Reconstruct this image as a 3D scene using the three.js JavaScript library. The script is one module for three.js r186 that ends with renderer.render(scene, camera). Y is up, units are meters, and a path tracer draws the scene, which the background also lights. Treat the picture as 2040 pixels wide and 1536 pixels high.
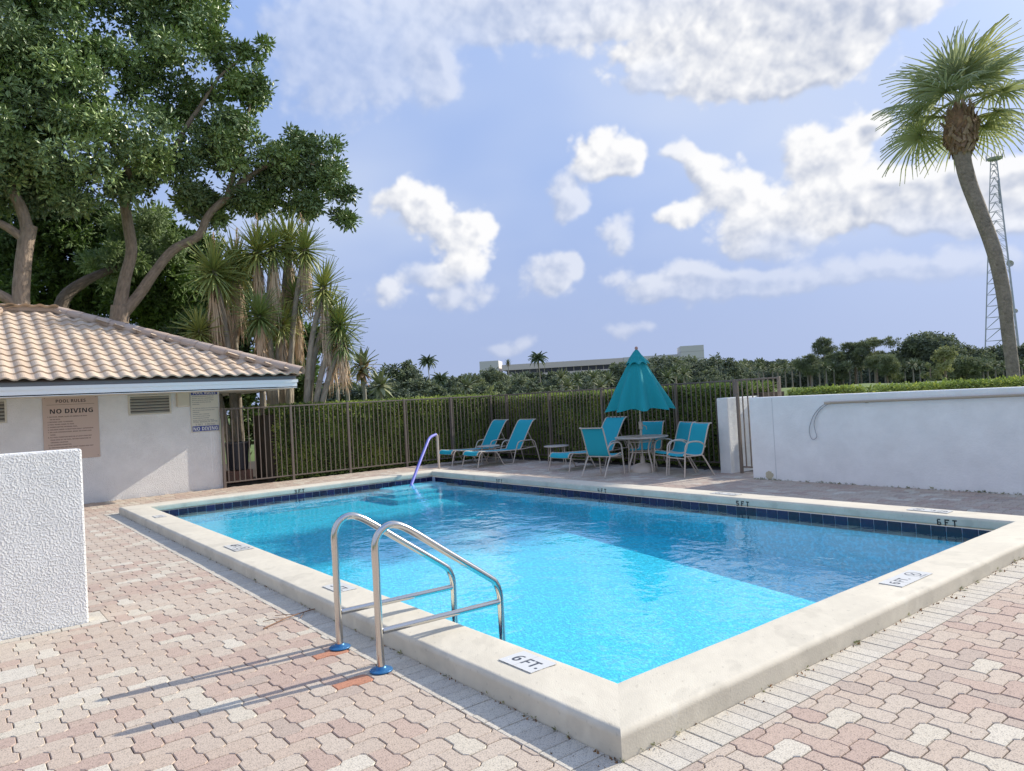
import * as THREE from 'three';
import { mergeGeometries, mergeVertices } from 'three/addons/utils/BufferGeometryUtils.js';
import { RoundedBoxGeometry } from 'three/addons/geometries/RoundedBoxGeometry.js';
import { ImprovedNoise } from 'three/addons/math/ImprovedNoise.js';

// ---------------------------------------------------------------- camera, sun, exposure
const V3 = THREE.Vector3;
const v3 = (x, y, z) => new V3(x, y, z);
const scene = new THREE.Scene();
const F = 1436.27, ROLL = -0.054456, CAM = v3(-2.2566, 1.6, 2.2496);
const FW = v3(0.6165, 0.0188, -0.7871).normalize();
const RT = v3(-FW.z, 0, FW.x).normalize();
const UPV = new V3().crossVectors(RT, FW).normalize();
const camera = new THREE.PerspectiveCamera(2 * Math.atan(768 / F) * 180 / Math.PI, 2040 / 1536, 0.05, 1500);
{
  const co = Math.cos(ROLL), si = Math.sin(ROLL);
  const r = RT.clone().multiplyScalar(co).addScaledVector(UPV, si);
  const u = UPV.clone().multiplyScalar(co).addScaledVector(RT, -si);
  const m = new THREE.Matrix4().makeBasis(r, u, FW.clone().negate());
  camera.quaternion.setFromRotationMatrix(m);
  camera.position.copy(CAM);
  camera.updateMatrixWorld(true);
}
const renderer = new THREE.WebGLRenderer({ antialias: true });
renderer.toneMapping = THREE.LinearToneMapping;
renderer.toneMappingExposure = 2.0;
renderer.shadowMap.enabled = true;

const SUN = v3(1, 0.6, 0.15).normalize();
const sun = new THREE.DirectionalLight(new THREE.Color().setRGB(1, 0.925, 0.80), 2.9);
sun.position.copy(SUN).multiplyScalar(60).add(v3(3, 0, -6));
sun.target.position.set(3, 0, -6);
sun.castShadow = true;
Object.assign(sun.shadow.camera, { left: -30, right: 30, top: 30, bottom: -30, near: 1, far: 200 });
sun.shadow.mapSize.set(2048, 2048);
scene.add(sun, sun.target);

// pixel of the 2040 x 1536 photograph -> direction / point on a surface of the place
function ray(x, y) {
  const X0 = (x - 1020) / F, Y0 = (y - 768) / F, co = Math.cos(ROLL), si = Math.sin(ROLL);
  const X = co * X0 + si * Y0, Y = -si * X0 + co * Y0;
  return FW.clone().addScaledVector(RT, X).addScaledVector(UPV, -Y);
}
const onY = (x, y, h = 0) => { const d = ray(x, y); return CAM.clone().addScaledVector(d, (h - CAM.y) / d.y); };
const onZ = (x, y, z) => { const d = ray(x, y); return CAM.clone().addScaledVector(d, (z - CAM.z) / d.z); };
const onX = (x, y, q) => { const d = ray(x, y); return CAM.clone().addScaledVector(d, (q - CAM.x) / d.x); };
const atD = (x, y, dist) => { const d = ray(x, y); return CAM.clone().addScaledVector(d, dist / Math.hypot(d.x, d.z)); };

// ---------------------------------------------------------------- noise, random
function rng(seed) { let a = seed >>> 0; return () => { a |= 0; a = a + 0x6D2B79F5 | 0; let t = Math.imul(a ^ a >>> 15, 1 | a); t = t + Math.imul(t ^ t >>> 7, 61 | t) ^ t; return ((t ^ t >>> 14) >>> 0) / 4294967296; }; }
const IN = new ImprovedNoise(), N3 = (x, y, z) => IN.noise(x, y, z);
function fbm(x, y, z, o = 4) { let s = 0, a = 0.5, f = 1; for (let i = 0; i < o; i++) { s += a * N3(x * f, y * f, z * f); a *= 0.5; f *= 2.03; } return s; }
const clamp = (x, a = 0, b = 1) => Math.min(b, Math.max(a, x));
const sm = (a, b, x) => { const t = clamp((x - a) / (b - a)); return t * t * (3 - 2 * t); };
const lerp = (a, b, t) => a + (b - a) * t;

// ---------------------------------------------------------------- sky: air and clouds, the whole dome alike
{
  const W = 4096, H = 2048, data = new Float32Array(W * H * 4);
  // cumulus heaps: azimuth, elevation, half width, half height (degrees), solidity
  const heaps = [];
  const put = (px, py, rw, rh, s = 1) => {
    const d = ray(px, py).normalize();
    heaps.push([Math.atan2(d.z, d.x) * 180 / Math.PI, Math.asin(d.y) * 180 / Math.PI, rw * 0.0395, rh * 0.0395, s]);
  };
  for (const h of [[810, 405, 80, 62], [872, 440, 75, 62], [925, 500, 78, 60], [958, 452, 42, 50], [905, 545, 70, 34],
    [775, 585, 62, 44, .62], [925, 592, 82, 52, .45], [845, 545, 60, 35, .4], [1210, 300, 82, 58], [1252, 322, 40, 38, .9], [1180, 330, 44, 34, .9], [1128, 378, 50, 58, .55], [1140, 420, 34, 40, .5], [1228, 470, 52, 62, .55],
    [1090, 562, 74, 58, .55], [1120, 535, 40, 42, .5], [1352, 432, 64, 42, 1], [1300, 566, 130, 48, .5], [1390, 560, 100, 44, .45],
    [1345, 302, 44, 28, .75], [1388, 330, 46, 46, .95], [1440, 370, 74, 56, 1], [1510, 410, 82, 66, 1], [1460, 475, 74, 46, .85], [1560, 450, 80, 44, .8],
    [1600, 300, 46, 56, .95], [1690, 270, 58, 52, 1], [1735, 248, 32, 32, 1], [1672, 345, 80, 72, 1], [1655, 425, 110, 66, 1], [1745, 385, 80, 62, .95], [1800, 410, 80, 60, .9],
    [1880, 380, 90, 56, .9], [1960, 370, 90, 62, .9], [2060, 380, 110, 80, .9], [1850, 440, 70, 40, .6], [1990, 450, 100, 46, .6], [1540, 495, 100, 30, .5],
    [1650, 545, 240, 42, .32], [1450, 585, 180, 40, .3], [1900, 540, 200, 36, .26], [1040, 683, 60, 26, .3], [1245, 664, 66, 26, .28], [990, 700, 40, 16, .22],
    [1380, 60, 230, 120, .95], [1580, 40, 210, 130, 1], [1700, 50, 120, 100, .9], [1400, 160, 90, 62, 1], [1545, 160, 90, 56, .95], [1640, 120, 100, 70, .95], [1300, 165, 60, 40, .5],
    [1100, 40, 130, 90, .62], [980, 20, 120, 70, .5], [800, 60, 220, 120, .32], [850, 110, 50, 60, .5], [880, 180, 55, 55, .42], [700, 180, 180, 90, .28], [620, 80, 130, 80, .26], [1250, -60, 400, 120, .6], [1800, -60, 300, 110, .7], [600, -120, 300, 100, .4]]) put(...h);
  const r = rng(77), vis = (az) => { let q = az + 52; while (q > 180) q -= 360; while (q < -180) q += 360; return Math.abs(q) < 44; };
  for (let i = 0; i < 420; i++) {   // the same kind of heaps all round
    const az = r() * 360 - 180, el = 3 + 52 * Math.pow(r(), 1.3), big = 0.4 + r() * (0.5 + el / 40);
    if (vis(az)) { if (el < 36) continue; }
    const n = 2 + Math.floor(r() * 4), s = 0.35 + 0.65 * r();
    for (let k = 0; k < n; k++) heaps.push([az + (r() - .5) * 8 * big, el + (r() - .5) * 4 * big, 3.4 * big * (.6 + r() * .6), 2.3 * big * (.6 + r() * .6), s]);
  }
  // columns of the dome -> heaps near them
  const bins = Array.from({ length: 360 }, () => []);
  for (const h of heaps) { const w = Math.ceil(h[2] * 1.6 / Math.max(.2, Math.cos(h[1] * Math.PI / 180)) + 3); for (let k = -w; k <= w; k++) { const b = bins[((Math.floor(h[0]) + k) % 360 + 720) % 360]; if (b[b.length - 1] !== h) b.push(h); } }
  const mixc = (a, b, t) => [lerp(a[0], b[0], t), lerp(a[1], b[1], t), lerp(a[2], b[2], t)];
  const billow = (x, y, z, f, o) => { let t = 0, a = 1, w = 0; for (let k = 0; k < o; k++) { t += a * Math.abs(N3(x * f, y * f, z * f)); w += a; a *= .56; f *= 2.1; } return t / w; };
  const field = (bin, x, y, z, ce, azd, eld, wx, wy) => {   // heap strength, solidity, height within the heap
    let m = 0, sol = 0, top = 0;
    for (const h of bin) {
      let dx = azd - h[0]; if (dx > 180) dx -= 360; if (dx < -180) dx += 360;
      dx = (dx * ce + wx) / h[2]; if (dx > 1.4 || dx < -1.4) continue; let dy = (eld - h[1] + wy) / h[3]; if (dy < 0) dy *= 1.25;
      const q = 1 - (dx * dx + dy * dy) * .62; if (q > 0) { const a = q * q; m += a; sol += a * h[4]; top += a * dy; }
    }
    return [m, sol, top];
  };
  const sunAz = Math.atan2(SUN.z, SUN.x) * 180 / Math.PI, sunEl = Math.asin(SUN.y) * 180 / Math.PI;
  const color = (az, el) => {
    const ce = Math.cos(el), y = Math.sin(el), eld = el * 180 / Math.PI, x = ce * Math.cos(az), z = ce * Math.sin(az), azd = az * 180 / Math.PI;
    const sunk = Math.max(0, x * SUN.x + y * SUN.y + z * SUN.z);
    // air
    const e = clamp(eld / 60);
    let c = mixc([0.205, 0.25, 0.375], [0.188, 0.255, 0.42], sm(0, .3, e)); c = mixc(c, [0.135, 0.235, 0.485], sm(.25, .9, e));
    const glow = 0.14 * Math.pow(sunk, 5) + 0.5 * Math.pow(sunk, 30);
    c = [c[0] + glow * .95, c[1] + glow * .97, c[2] + glow];
    // thin veils
    const pl = 1 / (y + 0.25), vx = x * pl, vz = z * pl;
    const veil = sm(-0.25, 0.42, fbm(vx * 1.1 + 3, 1.7, vz * 1.1, 4));
    c = mixc(c, [0.34, 0.38, 0.465], veil * .65 * sm(.05, .3, e));
    // heaps
    const bin = bins[((Math.floor(azd)) % 360 + 720) % 360];
    let near = false; for (const h of bin) if (Math.abs(eld - h[1]) < h[3] * 1.8 + 2.5) { near = true; break; }
    if (near) {
      const wx = fbm(x * 15, y * 15, z * 15, 2) * 1.5, wy = fbm(x * 15 + 20, y * 15, z * 15, 2) * 1.3;
      const [m, so, to] = field(bin, x, y, z, ce, azd, eld, wx, wy);
      if (m > 0.02) {
        const s = so / m, k0 = 24, b0 = billow(x, y, z, k0, 5), wisp = fbm(x * 40, y * 40, z * 40, 4);
        const d = Math.min(1.15, m) * 1.25 - .72 + b0 * 1.35 + wisp * .5;
        // the same a little nearer to the sun: less cloud there means a lit flank
        let da = sunAz - azd; if (da > 180) da -= 360; if (da < -180) da += 360; const de = sunEl + 14 - eld, dl = Math.hypot(da, de) || 1, st = .75, a2 = (azd + da / dl * st) * Math.PI / 180, e2 = (eld + de / dl * st) * Math.PI / 180, c2 = Math.cos(e2), x2 = c2 * Math.cos(a2), y2 = Math.sin(e2), z2 = c2 * Math.sin(a2);
        const [m2] = field(bin, x2, y2, z2, c2, a2 * 180 / Math.PI, e2 * 180 / Math.PI, wx, wy), d2 = Math.min(1.15, m2) * 1.25 - .72 + billow(x2, y2, z2, k0, 4) * 1.35;
        const alpha = sm(-.06, lerp(.95, .5, s), d) * clamp(.06 + s);
        const lit = clamp(.68 + 1.0 * (d - d2) + .22 * (to / m) + .25 * s - .16 - .34 * sm(.95, 2.4, m) + wisp * .25);
        c = mixc(c, mixc([0.262, 0.288, 0.352], [0.495, 0.495, 0.50], lit), alpha);
      }
    }
    return c;
  };
  for (let j = H / 2 - 4; j < H; j++) {
    const el = ((j + 0.5) / H - 0.5) * Math.PI;
    for (let i = 0; i < W; i++) {
      const k = (j * W + i) * 4, az = ((i + 0.5) / W - 0.5) * 2 * Math.PI, inView = vis(az * 180 / Math.PI) && el < .75;
      if (!inView && (i % 4 || j % 4)) { const q = ((j - j % 4) * W + i - i % 4) * 4; data[k] = data[q]; data[k + 1] = data[q + 1]; data[k + 2] = data[q + 2]; data[k + 3] = 1; continue; }   // coarser outside the frame
      const c = color(az, el); data[k] = c[0]; data[k + 1] = c[1]; data[k + 2] = c[2]; data[k + 3] = 1;
    }
  }
  for (let j = 0; j < H / 2; j++) for (let i = 0; i < W; i++) { const k = (j * W + i) * 4; data[k] = .2; data[k + 1] = .2; data[k + 2] = .19; data[k + 3] = 1; }
  const t = new THREE.DataTexture(data, W, H, THREE.RGBAFormat, THREE.FloatType);
  t.mapping = THREE.EquirectangularReflectionMapping; t.magFilter = t.minFilter = THREE.LinearFilter; t.needsUpdate = true;
  scene.background = t; scene.environment = t;
}
// ---------------------------------------------------------------- helpers: names, tags, geometry
const used = new Map();
function numbered(name) { const n = used.get(name) ?? 0; used.set(name, n + 1); return n ? `${name}_${String(n).padStart(3, '0')}` : name; }
function shade(o) { o.castShadow = o.receiveShadow = true; return o; }
function mesh(name, geo, mat, parent) { const m = shade(new THREE.Mesh(geo, mat)); m.name = parent === scene ? numbered(name) : name; parent.add(m); return m; }
function thing(name, label, category, pos = [0, 0, 0], turn = 0, group) {
  const g = new THREE.Group(); g.name = numbered(name); g.position.set(...pos); g.rotation.y = turn; g.userData = { label, category }; if (group) g.userData.group = group; scene.add(g); return g;
}
function struct(name) { const g = new THREE.Group(); g.name = numbered(name); g.userData = { kind: 'structure' }; scene.add(g); return g; }
function copyOf(o, pos, turn, label) { const c = o.clone(); c.name = numbered(o.name.replace(/_\d{3}$/, '')); c.userData = { ...o.userData }; if (label) c.userData.label = label; c.position.set(...pos); c.rotation.y = turn; scene.add(c); return c; }
const merge = (l) => mergeGeometries(l.map((g) => { const q = g.index ? g.toNonIndexed() : g; for (const k of Object.keys(q.attributes)) if (!['position', 'normal', 'uv'].includes(k)) q.deleteAttribute(k); if (!q.attributes.uv) q.setAttribute('uv', new THREE.BufferAttribute(new Float32Array(q.attributes.position.count * 2), 2)); return q; }));
function box(w, h, d, x = 0, y = 0, z = 0) {   // centred box with uv in metres
  const g = new THREE.BoxGeometry(w, h, d), uv = g.attributes.uv, p = g.attributes.position, n = g.attributes.normal;
  for (let i = 0; i < uv.count; i++) { const a = Math.abs(n.getX(i)) > .5 ? [p.getZ(i), p.getY(i)] : Math.abs(n.getY(i)) > .5 ? [p.getX(i), p.getZ(i)] : [p.getX(i), p.getY(i)]; uv.setXY(i, a[0] + x, a[1] + y + z * .37); }
  return g.translate(x, y, z);
}
const rbox = (w, h, d, r, x = 0, y = 0, z = 0, s = 2) => { const g = new RoundedBoxGeometry(w, h, d, s, r); metreUV(g); return g.translate(x, y, z); };
function metreUV(g) { const p = g.attributes.position, n = g.attributes.normal, a = new Float32Array(p.count * 2); for (let i = 0; i < p.count; i++) { const nx = Math.abs(n.getX(i)), ny = Math.abs(n.getY(i)), nz = Math.abs(n.getZ(i)); if (ny >= nx && ny >= nz) { a[2 * i] = p.getX(i); a[2 * i + 1] = p.getZ(i); } else if (nx > nz) { a[2 * i] = p.getZ(i); a[2 * i + 1] = p.getY(i); } else { a[2 * i] = p.getX(i); a[2 * i + 1] = p.getY(i); } } g.setAttribute('uv', new THREE.BufferAttribute(a, 2)); return g; }
function tube(pts, r, seg = 24, rad = 8, tension = 0.35, closed = false) { const c = new THREE.CatmullRomCurve3(pts.map((p) => Array.isArray(p) ? v3(...p) : p), closed, 'catmullrom', tension); return new THREE.TubeGeometry(c, seg, r, rad, closed); }
function rod(a, b, r0, r1 = r0, rad = 7, caps = true) {
  a = Array.isArray(a) ? v3(...a) : a; b = Array.isArray(b) ? v3(...b) : b;
  const d = b.clone().sub(a), g = new THREE.CylinderGeometry(r1, r0, d.length(), rad, 1, !caps);
  g.applyQuaternion(new THREE.Quaternion().setFromUnitVectors(v3(0, 1, 0), d.clone().normalize())); return g.translate((a.x + b.x) / 2, (a.y + b.y) / 2, (a.z + b.z) / 2);
}
// a tapered, bending branch through points with radii
function limb(pts, rad, seg = 8, sides = 9, rough = 0.06, seed = 1) {
  const c = new THREE.CatmullRomCurve3(pts.map((p) => Array.isArray(p) ? v3(...p) : p), false, 'centripetal'), n = seg * (pts.length - 1), pos = [], uv = [], idx = [];
  const fr = c.computeFrenetFrames(n, false); let len = 0, last = null;
  for (let i = 0; i <= n; i++) {
    const t = i / n, p = c.getPointAt(t); if (last) len += p.distanceTo(last); last = p;
    const s = t * (rad.length - 1), k = Math.min(rad.length - 2, Math.floor(s)), R = lerp(rad[k], rad[k + 1], s - k);
    for (let j = 0; j <= sides; j++) {
      const a = j % sides / sides * Math.PI * 2, q = R * (1 + rough * 2 * fbm(Math.cos(a) * 1.3 + seed, len * 1.5, Math.sin(a) * 1.3, 3));
      const v = p.clone().addScaledVector(fr.normals[i], Math.cos(a) * q).addScaledVector(fr.binormals[i], Math.sin(a) * q);
      pos.push(v.x, v.y, v.z); uv.push(j / sides * 2 * Math.PI * R, len);
    }
  }
  for (let i = 0; i < n; i++) for (let j = 0; j < sides; j++) { const a = i * (sides + 1) + j, b = a + sides + 1; idx.push(a, b, a + 1, b, b + 1, a + 1); }
  const g = new THREE.BufferGeometry(); g.setAttribute('position', new THREE.Float32BufferAttribute(pos, 3)); g.setAttribute('uv', new THREE.Float32BufferAttribute(uv, 2)); g.setIndex(idx); g.computeVertexNormals(); return g;
}
function strip(rows, mirror = false) {   // rows of points -> a sheet with smooth normals
  const pos = [], uv = [], idx = [], w = rows[0].length;
  rows.forEach((r, i) => r.forEach((p, j) => { pos.push(...p); uv.push(i / (rows.length - 1), j / (w - 1)); }));
  for (let i = 0; i < rows.length - 1; i++) for (let j = 0; j < w - 1; j++) { const a = i * w + j, b = a + w; idx.push(a, b, a + 1, b, b + 1, a + 1); }
  const g = new THREE.BufferGeometry(); g.setAttribute('position', new THREE.Float32BufferAttribute(pos, 3)); g.setAttribute('uv', new THREE.Float32BufferAttribute(uv, 2)); g.setIndex(idx); g.computeVertexNormals(); return g;
}

// ---------------------------------------------------------------- textures and materials
function tex(n, fn, size, srgb = false) {   // fn(u, v) -> number or [r, g, b] in 0..1; tileable noise is up to fn; size = metres per repeat
  const d = new Uint8Array(n * n * 4);
  for (let j = 0; j < n; j++) for (let i = 0; i < n; i++) { const c = fn(i / n, j / n), k = (j * n + i) * 4; for (let q = 0; q < 3; q++) d[k + q] = clamp(Array.isArray(c) ? c[q] : c) * 255; d[k + 3] = 255; }
  const t = new THREE.DataTexture(d, n, n); t.wrapS = t.wrapT = THREE.RepeatWrapping; t.magFilter = THREE.LinearFilter; t.minFilter = THREE.LinearMipmapLinearFilter; t.generateMipmaps = true;
   const s = Array.isArray(size) ? size : [size, size]; t.repeat.set(1 / s[0], 1 / s[1]); t.needsUpdate = true; return t;
}
// gradient noise that repeats: the lattice is taken modulo the frequency
const PERM = (() => { const r = rng(1234), p = new Uint16Array(1024); for (let i = 0; i < 512; i++) p[i] = i; for (let i = 511; i > 0; i--) { const k = Math.floor(r() * (i + 1)), t = p[i]; p[i] = p[k]; p[k] = t; } for (let i = 0; i < 512; i++) p[i + 512] = p[i]; return p; })();
function pnoise(x, y, q, z) {
  const X = Math.floor(x), Y = Math.floor(y), fx = x - X, fy = y - Y, x0 = ((X % q) + q) % q, x1 = (x0 + 1) % q, y0 = ((Y % q) + q) % q, y1 = (y0 + 1) % q;
  const h = (a, b) => PERM[(PERM[(a + z * 37) & 511] + b) & 511], g = (a, b, dx, dy) => { const t = h(a, b) * 0.01227184630308513; return Math.cos(t) * dx + Math.sin(t) * dy; };
  const u = fx * fx * fx * (fx * (fx * 6 - 15) + 10), v = fy * fy * fy * (fy * (fy * 6 - 15) + 10);
  return lerp(lerp(g(x0, y0, fx, fy), g(x1, y0, fx - 1, fy), u), lerp(g(x0, y1, fx, fy - 1), g(x1, y1, fx - 1, fy - 1), u), v) * 1.4;
}
const tiled = (f) => (u, v, o = 4, z = 0) => { let s = 0, a = .5, q = f; for (let k = 0; k < o; k++) { s += a * pnoise(u * q, v * q, q, z + k * 3); a *= .5; q *= 2; } return s; };
const T8 = tiled(8), T16 = tiled(16), T32 = tiled(32), T4 = tiled(4), T64 = tiled(64);
const rgb = (r, g, b) => new THREE.Color().setRGB(r, g, b);
const std = (c, rough = .8, extra = {}) => new THREE.MeshStandardMaterial({ color: Array.isArray(c) ? rgb(...c) : c, roughness: rough, ...extra });
const clone = (t, s) => { const q = t.clone(); q.repeat.set(1 / s, 1 / s); q.needsUpdate = true; return q; };

const stuccoBump = tex(1024, (u, v) => { const a = T64(u, v, 2), b = T16(u, v, 2, 5); return .3 + .6 * sm(-.12, .3, a + .3 * b) + .15 * T64(u, v, 3, 9); }, 1.0);
const fineBump = tex(512, (u, v) => .5 + .5 * T32(u, v, 4), .6);
const speck = tex(512, (u, v) => { const a = T64(u, v, 3), b = T16(u, v, 3, 3); const g = .97 + .75 * a + .3 * b; const dark = T64(u + .37, v + .11, 2, 21) > .2 ? -.34 : 0; return [g + dark, g + dark, g + dark * .9]; }, .45);
const wear = tex(512, (u, v) => { const a = T4(u, v, 6), b = T32(u, v, 3, 8); const sp = T64(u + .2, v + .7, 2, 31) > .36 ? -.14 : 0, st = sm(.12, .3, T8(u + .4, v, 4, 12)) * -.1, g = .95 + .16 * a + .08 * b + sp + st; return [g, g * .985, g * .955]; }, 2.4, true);
const wallStain = tex(512, (u, v) => { const a = T8(u, v, 6), b = T32(u, v, 4, 8); const g = .95 + .10 * a + .04 * b; return [g, g * .997, g * .99]; }, 3, true);
const mottle = tex(512, (u, v) => { const g = .86 + .42 * T16(u, v, 5); return [g, g, g]; }, 1, true);

const M = {
  wall: std([.88, .88, .87], .95, { map: wallStain, bumpMap: clone(fineBump, .9), bumpScale: .004 }),
  stucco: std([.84, .845, .83], .9, { map: wallStain, bumpMap: stuccoBump, bumpScale: .008 }),
  stuccoHut: std([.86, .85, .83], .9, { map: wallStain, bumpMap: clone(stuccoBump, 1.1), bumpScale: .009 }),
  coping: std([.65, .605, .505], .85, { map: wear, bumpMap: clone(fineBump, .35), bumpScale: .0011 }),
  bed: std([.16, .125, .10], 1, { map: clone(mottle, .5) }),
  steel: std([.62, .60, .57], .16, { metalness: 1 }),
  blueCap: std([.03, .16, .36], .35, { metalness: .3 }),
  sleeve: std([.17, .17, .55], .45),
  beige: std([.56, .48, .40], .42),
  beigeTop: std([.62, .56, .49], .35, { map: clone(mottle, .4) }),
  teal: std([.008, .36, .45], .75, { bumpMap: tex(128, (u, v) => .5 + .25 * Math.sin(u * Math.PI * 64) * Math.sin(v * Math.PI * 64), .12), bumpScale: .001 }),
  canvas: std([.005, .28, .31], .85, { bumpMap: clone(fineBump, .5), bumpScale: .004 }),
  bronze: std([.175, .14, .115], .5),
  white: std([.88, .88, .865], .5),
  fasciaGrey: std([.22, .215, .22], .6),
  soffit: std([.62, .58, .48], .8),
};
// ---------------------------------------------------------------- ground and golf course
const POOL = { x0: 0, x1: 6.44, z0: -11.76, z1: 0, w: 0.4, h: 0.115, water: -0.055 };
const IN0 = { x0: POOL.w, x1: POOL.x1 - POOL.w, z0: POOL.z0 + POOL.w, z1: -POOL.w };
function holed(x0, x1, z0, z1, hole, y) {   // horizontal sheet with a rectangular hole, uv in metres
  const parts = [];
  const add = (a, b, c, d) => { if (b > a && d > c) { const g = new THREE.PlaneGeometry(b - a, d - c).rotateX(-Math.PI / 2).translate((a + b) / 2, y, (c + d) / 2); const p = g.attributes.position, uv = g.attributes.uv; for (let i = 0; i < p.count; i++) uv.setXY(i, p.getX(i), p.getZ(i)); parts.push(g); } };
  add(x0, hole[0], z0, z1); add(hole[1], x1, z0, z1); add(hole[0], hole[1], z0, hole[2]); add(hole[0], hole[1], hole[3], z1);
  return merge(parts);
}
const grassTex = tex(512, (u, v) => { const a = T8(u, v, 6), b = T64(u, v, 3, 4); const g = .8 + .35 * a + .4 * b; return [g * .95, g, g * .8]; }, 9, true);
const M_grass = std([.13, .19, .045], 1, { map: grassTex });
{
  const m = mesh('ground', holed(-700, 900, -900, 500, [POOL.x0 + .05, POOL.x1 - .05, POOL.z0 + .05, POOL.z1 - .05], -.04), M_grass, scene);
  m.userData = { kind: 'structure' };
}
function mound(name, px, dist, wpx, h, mat, depth = 30) {   // a low grassed swell of the golf course
  const c = atD(px, 760, dist), w = wpx * dist / F, g = new THREE.PlaneGeometry(2, 2, 40, 24).rotateX(-Math.PI / 2), p = g.attributes.position, dir = v3(c.x - CAM.x, 0, c.z - CAM.z).normalize(), side = v3(-dir.z, 0, dir.x);
  for (let i = 0; i < p.count; i++) { const u = p.getX(i), v = p.getZ(i), r = Math.max(0, 1 - u * u) * Math.max(0, 1 - v * v); const q = side.clone().multiplyScalar(u * w / 2).addScaledVector(dir, v * depth / 2); p.setXYZ(i, c.x + q.x, -.1 + h * Math.pow(r, 1.2) * (1 + .5 * fbm(u * 3 + px, 0, v * 3, 3)) + .06 * Math.sign(r), c.z + q.z); g.attributes.uv.setXY(i, q.x, q.z); }
  g.computeVertexNormals(); const m = mesh(name, g, mat, scene); m.userData = { kind: 'structure' }; return m;
}
mound('golf_mound', 1560, 95, 420, 1.1, M_grass, 40);
mound('golf_mound', 1720, 120, 300, 1.0, M_grass, 40);
mound('golf_mound', 1900, 110, 500, .9, M_grass, 40);
const M_sand = std([.62, .56, .46], 1, { map: clone(mottle, 3) });
mound('sand_bunker', 1505, 78, 150, .75, M_sand, 8);
mound('sand_bunker', 1585, 52, 240, .12, M_sand, 9);

// ---------------------------------------------------------------- deck: keyhole pavers in a herringbone, soldier course round the coping
const A = 0.1136;
function paverGeo(poly, top = 0, gap = .0026, bev = .0035, uvo = [0, 0], deep = .022) {
  // poly: ccw seen from above in (x, -z); returns a chamfered slab
  const n = poly.length, inset = (d) => poly.map((p, i) => { const a = poly[(i + n - 1) % n], b = poly[(i + 1) % n]; const e1 = [p[0] - a[0], p[1] - a[1]], e2 = [b[0] - p[0], b[1] - p[1]], l1 = Math.hypot(...e1), l2 = Math.hypot(...e2); const n1 = [-e1[1] / l1, e1[0] / l1], n2 = [-e2[1] / l2, e2[0] / l2]; const k = 1 + n1[0] * n2[0] + n1[1] * n2[1]; return [p[0] + d * (n1[0] + n2[0]) / Math.max(.3, k), p[1] + d * (n1[1] + n2[1]) / Math.max(.3, k)]; });
  const o = inset(gap), t = inset(gap + bev), pos = [], uv = [];
  const P = (p, y) => { pos.push(p[0], y, -p[1]); uv.push(p[0] + uvo[0], p[1] + uvo[1]); };
  for (const f of THREE.ShapeUtils.triangulateShape(t.map((p) => new THREE.Vector2(...p)), [])) for (const i of f) P(t[i], top);
  for (let i = 0; i < n; i++) { const j = (i + 1) % n; P(o[i], top - bev); P(o[j], top - bev); P(t[j], top); P(o[i], top - bev); P(t[j], top); P(t[i], top); P(o[i], top - deep); P(o[j], top - deep); P(o[j], top - bev); P(o[i], top - deep); P(o[j], top - bev); P(o[i], top - bev); }
  const g = new THREE.BufferGeometry(); g.setAttribute('position', new THREE.Float32BufferAttribute(pos, 3)); g.setAttribute('uv', new THREE.Float32BufferAttribute(uv, 2)); g.computeVertexNormals(); return g;
}
function area(p) { let s = 0; p.forEach((a, i) => { const b = p[(i + 1) % p.length]; s += a[0] * b[1] - b[0] * a[1]; }); return s / 2; }
function clip(poly, nx, ny, d) {   // keep nx*x + ny*y <= d
  const out = []; poly.forEach((a, i) => { const b = poly[(i + 1) % poly.length], da = nx * a[0] + ny * a[1] - d, db = nx * b[0] + ny * b[1] - d; if (da <= 0) out.push(a); if ((da < 0 && db > 0) || (da > 0 && db < 0)) { const t = da / (da - db); out.push([a[0] + t * (b[0] - a[0]), a[1] + t * (b[1] - a[1])]); } });
  return out.filter((p, i) => { const q = out[(i + 1) % out.length]; return Math.hypot(p[0] - q[0], p[1] - q[1]) > .004; });
}
const P6 = .6 * A, P4 = .4 * A;
// octagon with a square stem towards -x (stem on its left side), ccw in (x, y)
const KEY_X = [[P6, -P4], [P6, P4], [P4, P6], [-P4, P6], [-P6, P4], [-P6 - .8 * A, P4], [-P6 - .8 * A, -P4], [-P6, -P4], [-P4, -P6], [P4, -P6]];
const KEY_Z = KEY_X.map(([x, y]) => [y, -x]).map(([x, y]) => [-x, y]);   // stem towards +y, that is -Z
if (area(KEY_Z) < 0) KEY_Z.reverse();
const stone = (c) => std(c, .92, { map: speck, bumpMap: clone(fineBump, .25), bumpScale: .0016 });
const PAVERS = [[.50, .39, .315], [.51, .405, .33], [.525, .43, .355], [.475, .345, .285], [.54, .455, .38], [.44, .31, .26], [.50, .405, .335], [.60, .545, .455], [.42, .33, .28], [.64, .59, .505]].map((c) => c.map((v, k) => lerp(v, [.53, .44, .365][k], .25) * [1.04, 1.045, 1.01][k])).map(stone);
const PW = [4.4, 4.4, 5, 3.4, 4.6, 2.0, 4, 1.7, 1.2, 1.3];
const CREAM = [[.58, .53, .44], [.61, .56, .47], [.55, .50, .42]].map(stone);
const ORANGE = stone([.50, .23, .14]);
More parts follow.
